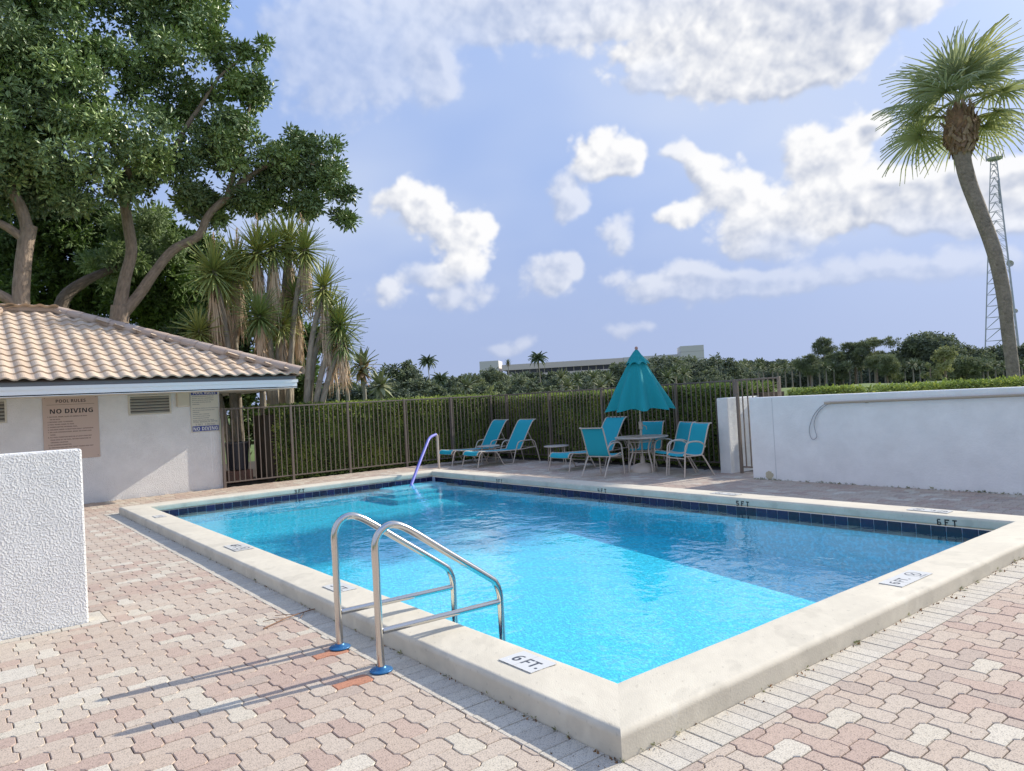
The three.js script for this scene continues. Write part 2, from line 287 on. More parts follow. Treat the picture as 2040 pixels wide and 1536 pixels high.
{
  const deck = struct('pool_deck');
  mesh('sand_bed', holed(-9, 9.9, -14.9, 5.2, [POOL.x0 + .05, POOL.x1 - .05, POOL.z0 + .05, POOL.z1 - .05], -.013), M.bed, deck);
  const B = .212;                                  // depth of the soldier course
  const R = { x0: POOL.x0 - B, x1: POOL.x1 + B, z0: POOL.z0 - B, z1: POOL.z1 + B };
  const extra = [];                                // other laid rectangles that the herringbone is cut to
  const wallFoot = { x0: -7, x1: -1.30, z0: -4.80, z1: -4.355 }; extra.push(wallFoot);
  extra.push({ x0: -3.2, x1: -1.86, z0: -3.62, z1: -3.34 });
  const r = rng(5), pick = () => { let s = r() * PW.reduce((a, b) => a + b); for (let i = 0; i < PW.length; i++) { s -= PW[i]; if (s <= 0) return i; } return 0; };
  const origin = [1.462 - .38 * A, -(0.837 - .57 * A)];   // an octagon of the Z-laid kind, in (x, y = -z)
  const base = {}; for (const [k, poly] of [['x', KEY_X], ['z', KEY_Z]]) base[k] = [0, 1, 2, 3].map((q) => paverGeo(poly, 0, .0026, .0035, [q * .113 + .03, q * .171]));
  const pcs = [], proj = (x, z) => { const p = v3(x, 0, z).project(camera); const d = Math.hypot(x - CAM.x, 1.6, z - CAM.z), f = v3(x - CAM.x, -1.6, z - CAM.z).dot(FW); return { on: f > .3 && Math.abs(p.x) < 1.03 && Math.abs(p.y) < 1.03, s: 1 / (d * d * d) }; };
  const edgeX = (z) => z < -13.0 ? 9.55 - .55 * Math.pow((-13.0 - z) / 1.2, 2) * .3 : 9.5;
  for (let i = -110; i < 110; i++) for (let j = -80; j < 160; j++) {
    const s = ((i + j) % 4 + 4) % 4; if (s % 2) continue;
    // rows in z: j counts towards -Z; the kind repeats along x + z
    const x = origin[0] + i * A, y = origin[1] + j * A, z = -y;
    const sk = ((i - j) % 4 + 4) % 4; if (sk % 2) continue;
    const kind = sk === 0 ? 'z' : 'x';
    if (x < -6 || z > 4.2 || z < -14.22 || x > edgeX(z)) continue;
    let poly = (kind === 'z' ? KEY_Z : KEY_X).map((p) => [p[0] + x, p[1] + y]), cut = false, gone = false;
    for (const q of [R, ...extra]) {
      const inside = poly.filter((p) => p[0] > q.x0 - .001 && p[0] < q.x1 + .001 && -p[1] > q.z0 - .001 && -p[1] < q.z1 + .001).length;
      if (!inside) continue; if (inside === poly.length) { gone = true; break; }
      cut = true;
      const cx = poly.reduce((a, p) => a + p[0], 0) / poly.length, cy = poly.reduce((a, p) => a + p[1], 0) / poly.length;
      const dl = [cx - q.x0, q.x1 - cx, -cy - q.z0, q.z1 + cy], k = dl.indexOf(Math.min(...dl));
      poly = k === 0 ? clip(poly, 1, 0, q.x0) : k === 1 ? clip(poly, -1, 0, -q.x1) : k === 2 ? clip(poly, 0, -1, q.z0) : clip(poly, 0, 1, -q.z1);
      if (k === 2) poly = poly; if (poly.length < 3 || Math.abs(area(poly)) < 6e-4) { gone = true; break; }
    }
    if (gone) continue;
    const pr = proj(x, z);
    pcs.push({ x, z, kind, poly: cut ? poly : null, m: (() => { const f = fbm(x * .9 + 7, 0, z * .9, 4), u = r(); if (f > .10 && u < .55) return [3, 5, 8, 3][Math.floor(r() * 4)]; if (f < -.14 && u < .4) return [4, 2, 7, 6][Math.floor(r() * 4)]; return pick(); })(), q: Math.floor(r() * 4), dy: (r() - .5) * .0035, tx: (r() - .5) * .012, tz: (r() - .5) * .012, on: pr.on, s: pr.s * (cut ? Math.abs(area(poly)) / (2 * A * A) : 1) });
  }
  // the two orange pavers under the ladder feet
  for (const [ox, oz] of [[-.36, -1.73], [-.36, -2.315]]) { let best = null, bd = 9; for (const p of pcs) { const d = Math.hypot(p.x - (p.kind === 'x' ? .05 : 0) - ox, p.z - oz) + (p.kind === 'x' ? 0 : .1); if (d < bd) { bd = d; best = p; } } best.m = -1; }
  pcs.sort((a, b) => (b.on - a.on) || (b.s - a.s));
  const rest = new Map();
  pcs.forEach((p, k) => {
    const mat = p.m < 0 ? ORANGE : PAVERS[p.m];
    if (k < 300 || p.m < 0) {
      const g = p.poly ? paverGeo(p.poly.map(([a, b]) => [a - p.x, b + p.z]), 0, .0026, .0035, [p.q * .1, p.q * .17]) : base[p.kind][p.q];
      const m = mesh(k ? `paver_${String(k).padStart(3, '0')}` : 'paver', g, mat, deck); m.position.set(p.x, p.dy, p.z); m.rotation.set(p.tx, 0, p.tz);
    } else if (p.poly) { const g = paverGeo(p.poly, p.dy, .0026, .0035, [p.q * .1, p.q * .17]); (rest.get('cut' + p.m) ?? rest.set('cut' + p.m, []).get('cut' + p.m)).push(g); }
    else { const key = p.kind + p.m; (rest.get(key) ?? rest.set(key, []).get(key)).push(p); }
  });
  const field = new THREE.Group(); field.name = 'paver_field'; field.userData = { kind: 'stuff' }; deck.add(field);
  const mt = new THREE.Matrix4(), e = new THREE.Euler(), q = new THREE.Quaternion();
  for (const [key, list] of rest) {
    if (key.startsWith('cut')) { const m = mesh('cut_paver', merge(list), PAVERS[+key.slice(3)], field); m.userData = { kind: 'stuff' }; continue; }
    const im = shade(new THREE.InstancedMesh(base[key[0]][0], PAVERS[+key.slice(1)], list.length)); im.name = 'distant_paver'; im.userData = { kind: 'stuff' };
    list.forEach((p, i) => { e.set(p.tx, 0, p.tz); im.setMatrixAt(i, mt.compose(v3(p.x, p.dy, p.z), q.setFromEuler(e), v3(1, 1, 1))); }); field.add(im);
  }
  // soldier course
  const sold = [], brick = (w, d, t) => paverGeo([[-w / 2, -d / 2], [w / 2, -d / 2], [w / 2, d / 2], [-w / 2, d / 2]], 0, .0022, .0025, [t * .13, t * .21]);
  const bx = [0, 1, 2].map((t) => brick(.1055, B, t)), bz = [0, 1, 2].map((t) => brick(B, .1055, t));
  const course = (n, f) => { for (let k = 0; k < n; k++) sold.push(f(k)); };
  const nx = Math.floor((POOL.x1 + B) / .1055), nz = Math.floor((-POOL.z0 + B) / .1055);
  course(nx, (k) => ({ x: .053 + k * .1055, z: B / 2, g: bx })); course(nx, (k) => ({ x: POOL.x1 - .053 - k * .1055, z: POOL.z0 - B / 2, g: bx }));
  course(nz, (k) => ({ x: -B / 2, z: B - .053 - k * .1055 , g: bz })); course(nz, (k) => ({ x: POOL.x1 + B / 2, z: B - .053 - k * .1055, g: bz }));
  for (let k = 0; k < 13; k++) sold.push({ x: -1.42 - k * .132, z: -4.41, g: [brick(.13, .1, 0), brick(.13, .1, 1), brick(.13, .1, 2)] });
  for (let k = 0; k < 4; k++) sold.push({ x: -1.358, z: -4.44 - k * .105, g: [brick(.12, .104, 0), brick(.12, .104, 1)] });
  for (let a = 0; a < 5; a++) for (let b = 0; b < 2; b++) sold.push({ x: -1.96 - a * .21, z: -3.41 - b * .14, g: [brick(.21, .14, 0), brick(.21, .14, 2)] });
  for (const s of sold) { const p = proj(s.x, s.z); s.on = p.on; s.s = p.s; }
  sold.sort((a, b) => (b.on - a.on) || (b.s - a.s));
  const far = [];
  sold.forEach((s, k) => { const g = s.g[Math.floor(r() * s.g.length)], mi = Math.floor(r() * 3), dy = (r() - .5) * .003; if (k < 290) { const m = mesh(k ? `border_paver_${String(k).padStart(3, '0')}` : 'border_paver', g, CREAM[mi], deck); m.position.set(s.x, dy, s.z); m.rotation.set((r() - .5) * .01, 0, (r() - .5) * .01); } else far.push(g.clone().translate(s.x, dy, s.z)); });
  if (far.length) mesh('distant_border_pavers', merge(far), CREAM[0], deck).userData = { kind: 'stuff' };
}

// ---------------------------------------------------------------- swimming pool
const poolTex = tex(512, (u, v) => { const a = T32(u, v, 3), b = T8(u, v, 4, 6); const g = .86 + .36 * sm(-.1, .4, a) - .1 + .12 * b; return [g * .96, g, g]; }, 1.5);  // plaster grain; its pale mottling also stands in for light ripples
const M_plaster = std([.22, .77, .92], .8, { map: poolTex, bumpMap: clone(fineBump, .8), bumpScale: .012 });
function markTile(w, h, draw, bg = '#e6e6e2') {   // printed depth marker
  const c = document.createElement('canvas'); c.width = 256; c.height = Math.round(256 * h / w); const x = c.getContext('2d'); x.fillStyle = bg; x.fillRect(0, 0, c.width, c.height); draw(x, c.width, c.height); const t = new THREE.CanvasTexture(c); t.colorSpace = THREE.SRGBColorSpace; return std([.8, .8, .8], .35, { map: t });
}
function noDive(x, cx, cy, r) { x.strokeStyle = '#3a3f4a'; x.fillStyle = '#3a3f4a'; x.lineWidth = r * .16; x.beginPath(); x.arc(cx, cy, r, 0, 7); x.stroke(); x.beginPath(); x.moveTo(cx - r * .7, cy - r * .7); x.lineTo(cx + r * .7, cy + r * .7); x.stroke(); x.beginPath(); x.arc(cx + r * .3, cy - r * .3, r * .16, 0, 7); x.fill(); x.lineWidth = r * .2; x.beginPath(); x.moveTo(cx + r * .2, cy - r * .2); x.lineTo(cx - r * .4, cy + r * .35); x.stroke(); }
const floorY = (z) => -Math.max(.29, .33 + .0476 * (z + 8.68));   // as deep as the water makes it look
{
  const pool = struct('swimming_pool');
  const { x0, x1, z0, z1, h } = POOL, prof = [];     // coping: (distance in from the outer edge, height)
  prof.push([0, -.02], [0, h - .034]); for (let k = 1; k <= 6; k++) { const a = k / 6 * Math.PI / 2; prof.push([.034 * (1 - Math.cos(a)), h - .034 + .034 * Math.sin(a)]); }
  prof.push([.12, h + .002], [.24, h + .003], [.34, h]); for (let k = 1; k <= 6; k++) { const a = k / 6 * Math.PI / 2; prof.push([.37 + .03 * Math.sin(a), h - .032 + .032 * Math.cos(a)]); }
  prof.push([.4, .028], [.39, .012], [.37, .002], [.33, 0]);
  const corner = (k, s) => [[x0 + s, z1 - s], [x0 + s, z0 + s], [x1 - s, z0 + s], [x1 - s, z1 - s]][(k + 4) % 4];
  for (let k = 0; k < 4; k++) {
    const len = k % 2 ? x1 - x0 : z1 - z0, n = Math.round(len / .12), rows = [];
    for (let i = 0; i <= n; i++) rows.push(prof.map(([s, y]) => { const a = corner(k, s), b = corner(k + 1, s), t = i / n, X = lerp(a[0], b[0], t), Z = lerp(a[1], b[1], t), e = i && i < n ? 1 : 0; return [X + e * .006 * fbm(X * 2, y * 4, Z * 2, 3), y + (y > .05 ? .014 * clamp(1 + Z / 5) * clamp(1 - X / 6) : 0) + e * (y > .02 ? .005 : 0) * fbm(X * 1.7 + 9, s * 3, Z * 1.7, 3), Z + e * .006 * fbm(X * 2 + 5, y * 4, Z * 2, 3)]; }));
    const g = strip(rows), uv = g.attributes.uv, p = g.attributes.position; let idx = 0;
    for (let i = 0; i <= n; i++) { let s = 0; for (let j = 0; j < prof.length; j++) { if (j) s += Math.hypot(prof[j][0] - prof[j - 1][0], prof[j][1] - prof[j - 1][1]); uv.setXY(idx++, i / n * len + k * 3.7, s); } }
    mesh('coping', g, M.coping, pool);
  }
  // basin
  const wallG = []; const bw = (a, b, c, d) => { const rows = []; for (let i = 0; i <= 24; i++) { const t = i / 24, X = lerp(a, c, t), Z = lerp(b, d, t); rows.push([[X, 0, Z], [X, -.3, Z], [X, floorY(Z) - .02, Z]]); } const g = strip(rows), uv = g.attributes.uv, p = g.attributes.position; for (let i = 0; i < uv.count; i++) uv.setXY(i, p.getX(i) + p.getZ(i), p.getY(i)); wallG.push(g); };
  bw(IN0.x0, IN0.z1, IN0.x0, IN0.z0); bw(IN0.x0, IN0.z0, IN0.x1, IN0.z0); bw(IN0.x1, IN0.z0, IN0.x1, IN0.z1); bw(IN0.x1, IN0.z1, IN0.x0, IN0.z1);
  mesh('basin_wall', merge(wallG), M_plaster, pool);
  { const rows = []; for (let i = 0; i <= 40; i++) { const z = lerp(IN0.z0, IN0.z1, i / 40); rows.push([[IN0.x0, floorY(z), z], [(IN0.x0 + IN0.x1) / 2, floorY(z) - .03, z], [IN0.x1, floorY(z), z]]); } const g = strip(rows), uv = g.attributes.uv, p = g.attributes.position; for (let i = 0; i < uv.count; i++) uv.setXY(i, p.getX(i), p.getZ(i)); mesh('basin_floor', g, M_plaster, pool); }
  // steps in the far corner
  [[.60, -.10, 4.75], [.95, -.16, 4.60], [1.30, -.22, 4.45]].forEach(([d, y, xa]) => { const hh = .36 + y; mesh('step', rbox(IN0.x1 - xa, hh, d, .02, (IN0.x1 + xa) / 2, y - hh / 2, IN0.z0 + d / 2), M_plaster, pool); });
  // waterline tiles
  const tg = new RoundedBoxGeometry(.1435, .148, .012, 1, .003), mats = [[.008, .007, .045], [.012, .01, .06], [.008, .007, .032]].map((c) => std(c, .25)); const grout = std([.36, .35, .42], .9);
  const r = rng(9); let cnt = 0;
  const tileRow = (n, f) => { for (let k = 0; k < n; k++) { const [x, z, t] = f(k), m = mesh(cnt ? `waterline_tile_${String(cnt).padStart(3, '0')}` : 'waterline_tile', tg, mats[Math.floor(r() * 3)], pool); cnt++; m.position.set(x, -.077, z); m.rotation.y = t; } };
  const nzT = Math.floor((IN0.z1 - IN0.z0) / .1524), nxT = Math.floor((IN0.x1 - IN0.x0) / .1524);
  tileRow(nzT, (k) => [IN0.x1 - .007, IN0.z1 - .078 - k * .1524, -Math.PI / 2]); tileRow(nxT, (k) => [IN0.x0 + .078 + k * .1524, IN0.z0 + .007, 0]);
  tileRow(nzT, (k) => [IN0.x0 + .007, IN0.z1 - .078 - k * .1524, Math.PI / 2]); tileRow(nxT, (k) => [IN0.x0 + .078 + k * .1524, IN0.z1 - .007, Math.PI]);
  mesh('tile_grout', merge([box(.006, .152, IN0.z1 - IN0.z0, IN0.x1 - .003, -.077, (IN0.z0 + IN0.z1) / 2), box(.006, .152, IN0.z1 - IN0.z0, IN0.x0 + .003, -.077, (IN0.z0 + IN0.z1) / 2), box(IN0.x1 - IN0.x0 - .012, .152, .006, (IN0.x0 + IN0.x1) / 2, -.077, IN0.z0 + .003), box(IN0.x1 - IN0.x0 - .012, .152, .006, (IN0.x0 + IN0.x1) / 2, -.077, IN0.z1 - .003)]), grout, pool);
  // depth markers on top of the coping: centre, size, turn, text, sign
  const mark = (x, z, w, d, turn, text, sign) => {
    const mat = markTile(w, d, (c, W, H) => { c.fillStyle = '#3b3f49'; const half = sign ? W * .52 : W; c.strokeStyle = '#b9b6ac'; c.lineWidth = 3; if (text) { c.font = `bold ${Math.round(H * .62)}px sans-serif`; c.textAlign = 'center'; c.textBaseline = 'middle'; c.fillText(text[0], half * .24, H * .52); c.fillText('FT.', half * .68, H * .52); c.beginPath(); c.moveTo(half * .46, 0); c.lineTo(half * .46, H); c.stroke(); } if (sign) { noDive(c, W * .76, H * .45, H * .32); c.font = `bold ${Math.round(H * .13)}px sans-serif`; c.textAlign = 'center'; c.fillText('NO DIVING', W * .76, H * .9); } });
    const g = new THREE.BoxGeometry(w, .004, d); const m = mesh('depth_marker', g, [mat, mat, mat, mat, mat, mat].length ? mat : mat, pool); m.position.set(x, h + .0065 + .014 * clamp(1 + z / 5) * clamp(1 - x / 6), z); m.rotation.y = turn; return m;
  };
  mark(.243, -.94, .29, .185, -Math.PI / 2, '6'); mark(.24, -3.39, .30, .17, -Math.PI / 2, '5'); mark(.24, -6.02, .44, .2, -Math.PI / 2, '4', true); mark(.21, -9.70, .26, .15, -Math.PI / 2, '3');
  mark(3.25, -.21, .50, .165, 0, '6', true); mark(6.24, -1.25, .42, .16, Math.PI / 2, '6', true); mark(6.24, -3.9, .42, .16, Math.PI / 2, '5', true);
  // worn stencilled depths on the inner face
  const ink = std([.02, .02, .022], .8);
  const glyph = { F: [[0, 0, .22, 1], [.22, .8, .62, .2], [.22, .42, .4, .18]], T: [[.3, 0, .22, 1], [0, .8, .82, .2]], 3: [[0, .8, .7, .2], [.1, .42, .55, .18], [0, 0, .7, .2], [.52, .1, .2, .34], [.52, .56, .2, .3]], 4: [[.45, 0, .2, 1], [0, .36, .8, .17], [0, .5, .18, .5]], 5: [[0, .8, .7, .2], [0, .5, .2, .32], [0, .42, .62, .18], [.5, .1, .2, .4], [0, 0, .6, .2]], 6: [[0, .06, .22, .8], [.12, .82, .5, .18], [.2, .4, .45, .17], [.52, .1, .2, .34], [.12, 0, .5, .17]] };
  const stencil = (x, y, z, turn, s) => { const parts = []; [...s].forEach((ch, i) => { for (const [a, b, w, hh] of glyph[ch]) parts.push(box(w * .055, hh * .068, .002, i * .075 + (a + w / 2) * .055, (b + hh / 2) * .068, 0)); }); const g = merge(parts).translate(-.1, 0, 0); const m = mesh('depth_stencil', g, ink, pool); m.position.set(x, y, z); m.rotation.y = turn; };
  stencil(IN0.x1 - .0015, .006, -1.0, -Math.PI / 2, '6FT'); stencil(IN0.x1 - .0015, .006, -3.5, -Math.PI / 2, '5FT'); stencil(IN0.x1 - .0015, .006, -6.13, -Math.PI / 2, '4FT'); stencil(IN0.x1 - .0015, .006, -8.9, -Math.PI / 2, '3FT'); stencil(3.05, .012, IN0.z0 + .0015, 0, '3FT');

  // water
  const ripple = tex(1024, (u, v) => { const a = T8(u + .12 * T4(u, v, 2, 3), v, 4), b = T32(u, v + .05 * T8(u, v, 2), 3, 2); return .5 + .6 * a + .12 * b; }, [3.2, 3.2]);
  const wm = new THREE.MeshPhysicalMaterial({ color: rgb(.49, .915, .985), roughness: .015, transmission: 1, thickness: 0, ior: 1.33, bumpMap: ripple, bumpScale: .009 });
  const g = new THREE.PlaneGeometry(IN0.x1 - IN0.x0 - .014, IN0.z1 - IN0.z0 - .014).rotateX(-Math.PI / 2).translate((IN0.x0 + IN0.x1) / 2, POOL.water, (IN0.z0 + IN0.z1) / 2); const p = g.attributes.position; for (let i = 0; i < p.count; i++) g.attributes.uv.setXY(i, p.getX(i), p.getZ(i));
  const w = mesh('pool_water', g, wm, scene); w.userData = { kind: 'structure' };
}
// ladder rails
function ladderRail(z, label) {
  const t = thing('ladder_handrail', label, 'handrail', [-.243, 0, z], 0, 'steel ladder handrails on the coping');
  const pts = [[0, .015, 0], [0, .3, 0], [0, .60, 0], [0, .745, 0], [.018, .81, 0], [.065, .855, 0], [.125, .866, 0], [.19, .845, 0], [.28, .79, 0], [.5, .635, 0], [.83, .405, 0], [.885, .355, 0], [.915, .28, 0], [.92, .2, 0], [.92, 0, 0], [.92, -.4, 0]];
  mesh('rail', tube(pts, .0235, 120, 16, .5), M.steel, t); mesh('cross_bar', rod([.02, .235, 0], [.92, .222, 0], .0195, .0195, 14), M.steel, t);
  const f = new THREE.LatheGeometry([[.024, .03], [.03, .03], [.034, .016], [.066, .012], [.07, .009], [.07, 0], [0, 0]].map((p) => new THREE.Vector2(...p)).reverse(), 28); mesh('base_flange', f, M.blueCap, t);
}
ladderRail(-1.755, 'bent steel ladder handrail on the side of the six FT coping tile, blue foot');
ladderRail(-2.34, 'bent steel ladder handrail with blue foot, the one towards the pool house');
{ // stair rail at the far corner
  const t = thing('stair_handrail', 'stair handrail in a blue sleeve dipping into the pool at the steps', 'handrail', [6.62, 0, -11.98]);
  mesh('post', tube([[0, 0, 0], [0, .4, 0], [0, .80, 0], [-.02, .86, .015], [-.08, .885, .06]], .024, 40, 12, .4), M.beige, t);
  mesh('sleeve', tube([[-.07, .882, .053], [-.3, .85, .22], [-.46, .80, .37], [-.56, .72, .45], [-.9, .38, .70], [-1.38, -.12, 1.05], [-1.45, -.2, 1.1]], .031, 60, 12, .4), M.sleeve, t);
}
// ---------------------------------------------------------------- walls
{
  const t = thing('privacy_wall', 'rough stucco privacy wall with a row of cream pavers at its foot', 'wall', [-4.21, 0, -4.57]);
  mesh('wall_body', rbox(5.58, 1.42, .2, .018, 0, .68, 0, 3), M.stucco, t);
}
{
  const t = thing('pool_wall', 'smooth white garden wall carrying a long pole beside the pool', 'wall', [8.75, 0, 1.2]);
  mesh('wall_body', rbox(.2, 1.42, 12.54, .02, 0, .69, 0, 3), M.wall, t);
  // worn patch where the paint has come off, and the vertical joint beside it
  const pg = new THREE.CircleGeometry(.075, 24); const p = pg.attributes.position; for (let i = 1; i < p.count; i++) { const k = 1 + .9 * fbm(p.getX(i) * 30, p.getY(i) * 30, 2, 2); p.setXY(i, p.getX(i) * k, p.getY(i) * k); }
  const patch = mesh('worn_patch', pg.rotateY(-Math.PI / 2), std([.62, .56, .40], .95, { map: clone(mottle, .12) }), t); patch.position.set(-.1025, .075, -5.95);
  mesh('joint', rbox(.006, 1.36, .012, .002, -.1, .70, -5.82), std([.60, .60, .60], .9), t);
}
{
  const t = thing('stub_wall', 'short white stub wall between the fence and the gate', 'wall', [9.85, 0, -5.98]);
  mesh('wall_body', rbox(1.4, 1.43, .24, .02, 0, .69, 0, 3), M.stucco, t);
}
// ---------------------------------------------------------------- fences and gate
function fenceRun(name, label, from, to, H, posts, gap = .1195) {
  const a = v3(...from), b = v3(...to), len = a.distanceTo(b), d = b.clone().sub(a).normalize(), turn = Math.atan2(-d.z, d.x);
  const t = thing(name, label, 'fence', from, turn);
  mesh('top_rail', rbox(len, .03, .036, .004, len / 2, H - .015, 0), M.bronze, t); mesh('bottom_rail', rbox(len, .028, .03, .004, len / 2, .11, 0), M.bronze, t);
  const pg = rbox(.052, H + .03, .052, .004, 0, (H + .03) / 2 - .02, 0), kg = rbox(.019, H - .13, .019, .002, 0, .11 + (H - .13) / 2, 0);
  for (const x of posts) mesh('post', pg, M.bronze, t).position.x = x;
  for (let x = gap / 2 + .03; x < len; x += gap) if (!posts.some((q) => Math.abs(q - x) < .05)) mesh('picket', kg, M.bronze, t).position.x = x;
  return t;
}
fenceRun('picket_fence', 'bronze metal picket fence standing in front of the hedge beside the pool house', [2.475, 0, -14.185], [9.85, 0, -14.185], 1.74, [0, 1.55, 2.98, 4.56, 6.0, 7.35]);
fenceRun('picket_fence', 'bronze metal picket fence behind the loungers and the closed umbrella', [9.85, 0, -14.12], [9.85, 0, -6.14], 1.74, [.62, 2.4, 4.3, 6.5, 7.95]);
{
  const t = thing('metal_gate', 'tall bronze picket gate at the end of the white wall', 'gate', [9.25, 0, -5.70]);
  const L = .86, H = 1.74; t.rotation.y = -Math.PI / 2;
  for (const x of [0, L]) mesh('post', rbox(.05, H, .05, .004, x, H / 2, 0), M.bronze, t);
  mesh('top_rail', rbox(L - .05, .03, .034, .004, L / 2, H - .016, 0), M.bronze, t); mesh('bottom_rail', rbox(L - .05, .028, .03, .004, L / 2, .12, 0), M.bronze, t);
  const kg = rbox(.019, H - .14, .019, .002, 0, .12 + (H - .14) / 2, 0); for (let k = 1; k < 8; k++) mesh('picket', kg, M.bronze, t).position.x = k * L / 8;
}
// ---------------------------------------------------------------- pool house
{
  const t = thing('pool_house', 'low white pool house with a beige S tile hip roof', 'building');
  const E = { x0: -5.3, x1: 3.8, z0: -21.1, z1: -12.96 }, Wl = { x0: -4.0, x1: 2.46, z0: -19.8, z1: -14.265 };
  mesh('front_wall', box(Wl.x1 - Wl.x0, 2.6, .2, (Wl.x0 + Wl.x1) / 2, 1.29, Wl.z1 - .1), M.stuccoHut, t);
  mesh('side_wall', box(.2, 2.6, Wl.z1 - Wl.z0 - .4, Wl.x1 - .1, 1.29, (Wl.z0 + Wl.z1) / 2), M.stuccoHut, t); mesh('side_wall', box(.2, 2.6, Wl.z1 - Wl.z0 - .4, Wl.x0 + .1, 1.29, (Wl.z0 + Wl.z1) / 2), M.stuccoHut, t);
  mesh('back_wall', box(Wl.x1 - Wl.x0, 2.6, .2, (Wl.x0 + Wl.x1) / 2, 1.29, Wl.z0 + .1), M.stuccoHut, t);
  // eaves: soffit, white fascia, grey drip board
  mesh('soffit', box(E.x1 - E.x0 - .1, .02, E.z1 - E.z0 - .1, (E.x0 + E.x1) / 2, 2.125, (E.z0 + E.z1) / 2), M.soffit, t);
  const ring = (y0, y1, out, th) => { const cx = (E.x0 + E.x1) / 2, cz = (E.z0 + E.z1) / 2, w = E.x1 - E.x0 + 2 * out, d = E.z1 - E.z0 + 2 * out, h = y1 - y0, y = (y0 + y1) / 2; return [box(w, h, th, cx, y, E.z1 + out - th / 2), box(w, h, th, cx, y, E.z0 - out + th / 2), box(th, h, d - 2 * th, E.x1 + out - th / 2, y, cz), box(th, h, d - 2 * th, E.x0 - out + th / 2, y, cz)]; };
  ring(2.105, 2.225, -.05, .03).forEach((g) => mesh('fascia_board', g, M.white, t)); ring(2.225, 2.285, -.03, .05).forEach((g) => mesh('fascia_trim', g, M.white, t)); ring(2.285, 2.36, -.06, .03).forEach((g) => mesh('drip_board', g, M.fasciaGrey, t));
  // roof planes
  const slope = .43, half = (E.z1 - E.z0) / 2, y0 = 2.36, yr = y0 + half * slope, zr = (E.z0 + E.z1) / 2, rx0 = E.x0 + half, rx1 = E.x1 - half;
  const roofPos = (x, s, y) => [x, y, s];
  const flat = (a) => { const g = new THREE.BufferGeometry(), p = []; for (let i = 1; i < a.length - 1; i++) p.push(...a[0], ...a[i], ...a[i + 1]); g.setAttribute('position', new THREE.Float32BufferAttribute(p, 3)); g.computeVertexNormals(); return g; };
  const e = .02;
  const roof = mesh('roof', merge([flat([[E.x0, y0, E.z1], [E.x1, y0, E.z1], [rx1, yr, zr], [rx0, yr, zr]]), flat([[E.x1, y0, E.z0], [E.x0, y0, E.z0], [rx0, yr, zr], [rx1, yr, zr]]), flat([[E.x1, y0, E.z1], [E.x1, y0, E.z0], [rx1, yr, zr]]), flat([[E.x0, y0, E.z0], [E.x0, y0, E.z1], [rx0, yr, zr]])]), std([.2, .17, .15], .95), t);
  // S tiles: profile across, laid up the slope with an overlap
  const TW = .268, ROW = .335, TL = .40, prof = []; for (let k = 0; k <= 10; k++) { const u = k / 10; prof.push([(u - .5) * (TW + .01), u < .62 ? 0.032 * Math.sin(u / .62 * Math.PI) : -.012 * Math.sin((u - .62) / .38 * Math.PI)]); }
  const tileG = (() => { const up = prof.map(([x, y]) => [x, y + .02]), pos = [], uv = []; const q = (a, b, c, d) => { for (const p of [a, b, c, a, c, d]) { pos.push(...p); uv.push(p[0] * 1.3, p[2]); } };
    for (let i = 0; i < 10; i++) { const a = up[i], b = up[i + 1], c = prof[i], d = prof[i + 1]; q([a[0], a[1] + .034, 0], [b[0], b[1] + .034, 0], [b[0], b[1], -TL], [a[0], a[1], -TL]); q([c[0], c[1] + .026, 0], [d[0], d[1] + .026, 0], [b[0], b[1] + .034, 0], [a[0], a[1] + .034, 0]); }
    let g = new THREE.BufferGeometry(); g.setAttribute('position', new THREE.Float32BufferAttribute(pos, 3)); g.setAttribute('uv', new THREE.Float32BufferAttribute(uv, 2)); g = mergeVertices(g, 1e-4); g.computeVertexNormals(); const ng = g.toNonIndexed(); ng.computeVertexNormals(); return ng; })();
  const clay = [[.60, .485, .375], [.58, .465, .36], [.62, .51, .40], [.55, .435, .335], [.61, .50, .40]].map((c) => std(c, .9, { map: clone(wear, .9), bumpMap: clone(fineBump, .3), bumpScale: .0015 }));
  const r = rng(31), ang = Math.atan(slope), rest = []; let cnt = 0;
  const rows = Math.floor(half / Math.cos(ang) / ROW);
  const layRow = (frontish, put) => { for (let k = 0; k <= rows; k++) { const s = k * ROW, run = s * Math.cos(ang), w0 = frontish ? E.x0 + run : -half + run, w1 = frontish ? E.x1 - run : half - run; if (w1 - w0 < .1) continue; const n = Math.ceil((w1 - w0) / TW), off = frontish ? ((E.x0 - w0) % TW + TW) % TW : ((-half - w0) % TW + TW) % TW; for (let i = -1; i <= n; i++) { const x = w0 + off + (i + .5) * TW; if (x < w0 - .02 || x > w1 + .02) continue; put(x, run, s * Math.sin(ang), k); } } };
  layRow(true, (x, run, dy) => { const mi = Math.floor(r() * 5), m = mesh(cnt ? `roof_tile_${String(cnt).padStart(3, '0')}` : 'roof_tile', tileG, clay[mi], roof); cnt++; m.position.set(x, y0 + dy + .008 + (r() - .5) * .004, E.z1 + .03 - run); m.rotation.set(ang + (r() - .5) * .012, 0, (r() - .5) * .012, 'YXZ'); });
  for (const turn of [Math.PI / 2, Math.PI, -Math.PI / 2]) layRow(turn === Math.PI, (x, run, dy) => {
    const g = tileG.clone().rotateX(ang);
    if (turn === Math.PI) g.rotateY(Math.PI).translate(E.x0 + E.x1 - x, y0 + dy + .008, E.z0 - .03 + run); else if (turn > 0) g.rotateY(Math.PI / 2).translate(E.x1 + .03 - run, y0 + dy + .008, zr - x); else g.rotateY(-Math.PI / 2).translate(E.x0 - .03 + run, y0 + dy + .008, zr + x);
    rest.push(g); });
  mesh('hidden_slope_tiles', merge(rest), clay[0], roof).userData = { kind: 'stuff' };
